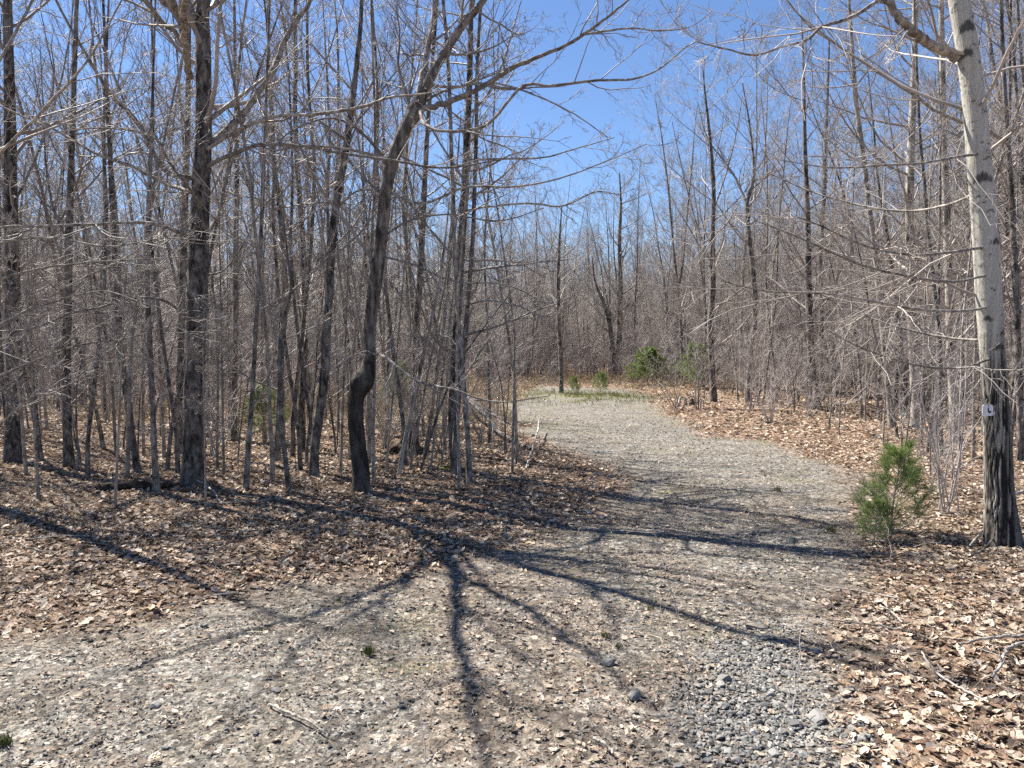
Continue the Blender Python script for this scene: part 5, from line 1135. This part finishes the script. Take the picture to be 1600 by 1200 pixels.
fallen('fallen_branch', 'dark stick leaning over the leaves right below the poplar', [(1515, 878, 3, .02), (1545, 862, 3.5, .04), (1580, 825, 3.5, .15)], M['maple'], 6, 1, seed=13, twigs=3)
g = np.random.default_rng(500)
for k in range(26):
    while True:
        x, y = scatter_pts(g, 1, 3.0, 9.5, 1.0, 0.0); x, y = float(x[0]), float(y[0])
        if float(leafiness(x, y)) > 0.4: break
    a = g.uniform(0, 6.28); ln = g.uniform(0.2, 0.7); n = 8; t = np.linspace(0, 1, n)
    P = np.stack([np.cos(a) * ln * t, np.sin(a) * ln * t, np.zeros(n)], -1) + np.append(g.normal(size=2) * 0.03, 0) * (np.sin(t * 3.1))[:, None]
    P[:, 2] = height(x + P[:, 0], y + P[:, 1]) - float(height(x, y)) + 0.03; P[1:, :2] += g.normal(size=(n - 1, 2)) * 0.008
    R = np.linspace(g.uniform(0.004, 0.008), 0.002, n); root = link('fallen_twig', None, None, (x, y, float(height(x, y))))
    B = Bag(); B.tubes(P[None], R[None], 6); link('wood', B.mesh('wood', M['deadwood'] if k % 2 else M['limb']), root)
    Bt = Bag(); crown(Bt, g, P[None], R[None], [dict(n=4, t0=0.2, ang=40, lo=0.15, hi=0.4, K=4, wig=0.1, rr=0.6, tip=0.001, fl=0.1)], (3,)); link('side_twig', Bt.mesh('side_twig', M['limb']), root)
    if y > 6 and x < 1.5: where = 'the leaf bank under the left trees'
    elif x > 1.2: where = 'the brown leaves right of the path'
    else: where = 'the leaves of the near path'
    tag(root, f"{'pale' if k % 2 else 'grey'} {'long' if ln > .45 else 'short'} thin twig lying on {where}", 'twig', 'thin twigs lying on the ground')

def stump():
    p = ground(1070, 634); g = np.random.default_rng(600); root = link('split_stump', None, None, p); root.scale = (.8,) * 3; tag(root, 'broken stump with pale split slabs at the tip of the leaf bank', 'stump')
    for (dx, h, r, lx, m) in [(-0.22, 0.34, 0.055, 0.25, M['deadwood']), (0.02, 0.32, 0.06, -0.1, M['deadwood']), (0.20, 0.28, 0.09, 0.1, M['rotten']), (0.36, 0.22, 0.06, -0.3, M['deadwood'])]:
        K = 7; t = np.linspace(0, 1, K); P = np.stack([dx + lx * h * t, 0.05 * g.normal() + 0 * t, h * t - 0.03], -1); R = r * (1 - 0.55 * t ** 2) * (1 + g.normal(size=K) * .06); R[-1] = 0.012
        V, Fq = tube(P[None], R[None], 9); V += g.normal(size=V.shape) * 0.006; link('slab', mesh_from('slab', V, Fq, 4, [m], False), root)
stump()
def root_plate():
    p = ground(650, 712); g = np.random.default_rng(601); root = link('rotten_stump', None, None, p + np.array([-0.15, 0.25, 0])); tag(root, 'dark rotten stump with stubby roots behind the leaning dead stems', 'stump')
    K = 8; t = np.linspace(0, 1, K); P = np.stack([0.03 * t, 0 * t, 0.42 * t - 0.04], -1); R = 0.17 * (1 - 0.45 * t) * (1 + g.normal(size=K) * .08); R[-1] = 0.03
    V, Fq = tube(P[None], R[None], 12); V += g.normal(size=V.shape) * 0.012; link('body', mesh_from('body', V, Fq, 4, [M['rotten']], False), root)
    for k in range(6):
        a = k * 1.05 + g.uniform(-.3, .3); n = 6; t = np.linspace(0, 1, n); P = np.stack([np.cos(a) * (0.1 + 0.3 * t), np.sin(a) * (0.1 + 0.3 * t), 0.12 * (1 - t) ** 2 - 0.01], -1)
        B = Bag(); B.tubes(P[None], (0.045 * (1 - t) + 0.012)[None], 7); link('root', B.mesh('root', M['rotten']), root)
root_plate()
def moss(px, py, s, label):
    p = ground(px, py); g = np.random.default_rng(602); n, m = 9, 20; V = [(0, 0, 0.10 * s)]; Fl = []; cnt = []
    for i in range(1, n):
        for j in range(m):
            a = j / m * 6.283; r = i / (n - 1) * s * (1 + 0.2 * math.sin(3 * a + 1)); V.append((r * math.cos(a), r * math.sin(a) * 0.7, 0.10 * s * (1 - (i / (n - 1)) ** 2) - (0.03 if i == n - 1 else 0) + g.normal() * 0.006))
    for j in range(m): Fl += [0, 1 + j, 1 + (j + 1) % m]; cnt.append(3)
    for i in range(n - 2):
        for j in range(m):
            a, b = 1 + i * m + j, 1 + i * m + (j + 1) % m; Fl += [a, a + m, b + m, b]; cnt.append(4)
    o = link('moss_cushion', mesh_from('moss_cushion', np.array(V), np.array(Fl), cnt, [M['moss']]), None, p); tag(o, label, 'moss')
moss(704, 731, 0.22, 'yellow-green moss cushion at the foot of the slim edge tree')

# alike labels are told apart by distance
seen = {}
for o in COL.objects:
    if o.get('category') and o.get('label') and o.parent is None and o['category'] in ('tree', 'sapling', 'shrub', 'thicket', 'stone', 'twig'): seen.setdefault(o['label'], []).append(o)
for lb, os_ in seen.items():
    if len(os_) in (2, 3) and len(lb.split()) <= 15:
        os_.sort(key=lambda o: math.hypot(o.location.x, o.location.y))
        for w, o in zip(('nearer', 'farther') if len(os_) == 2 else ('nearest', 'middle', 'farthest'), os_): o['label'] = w + ' ' + lb
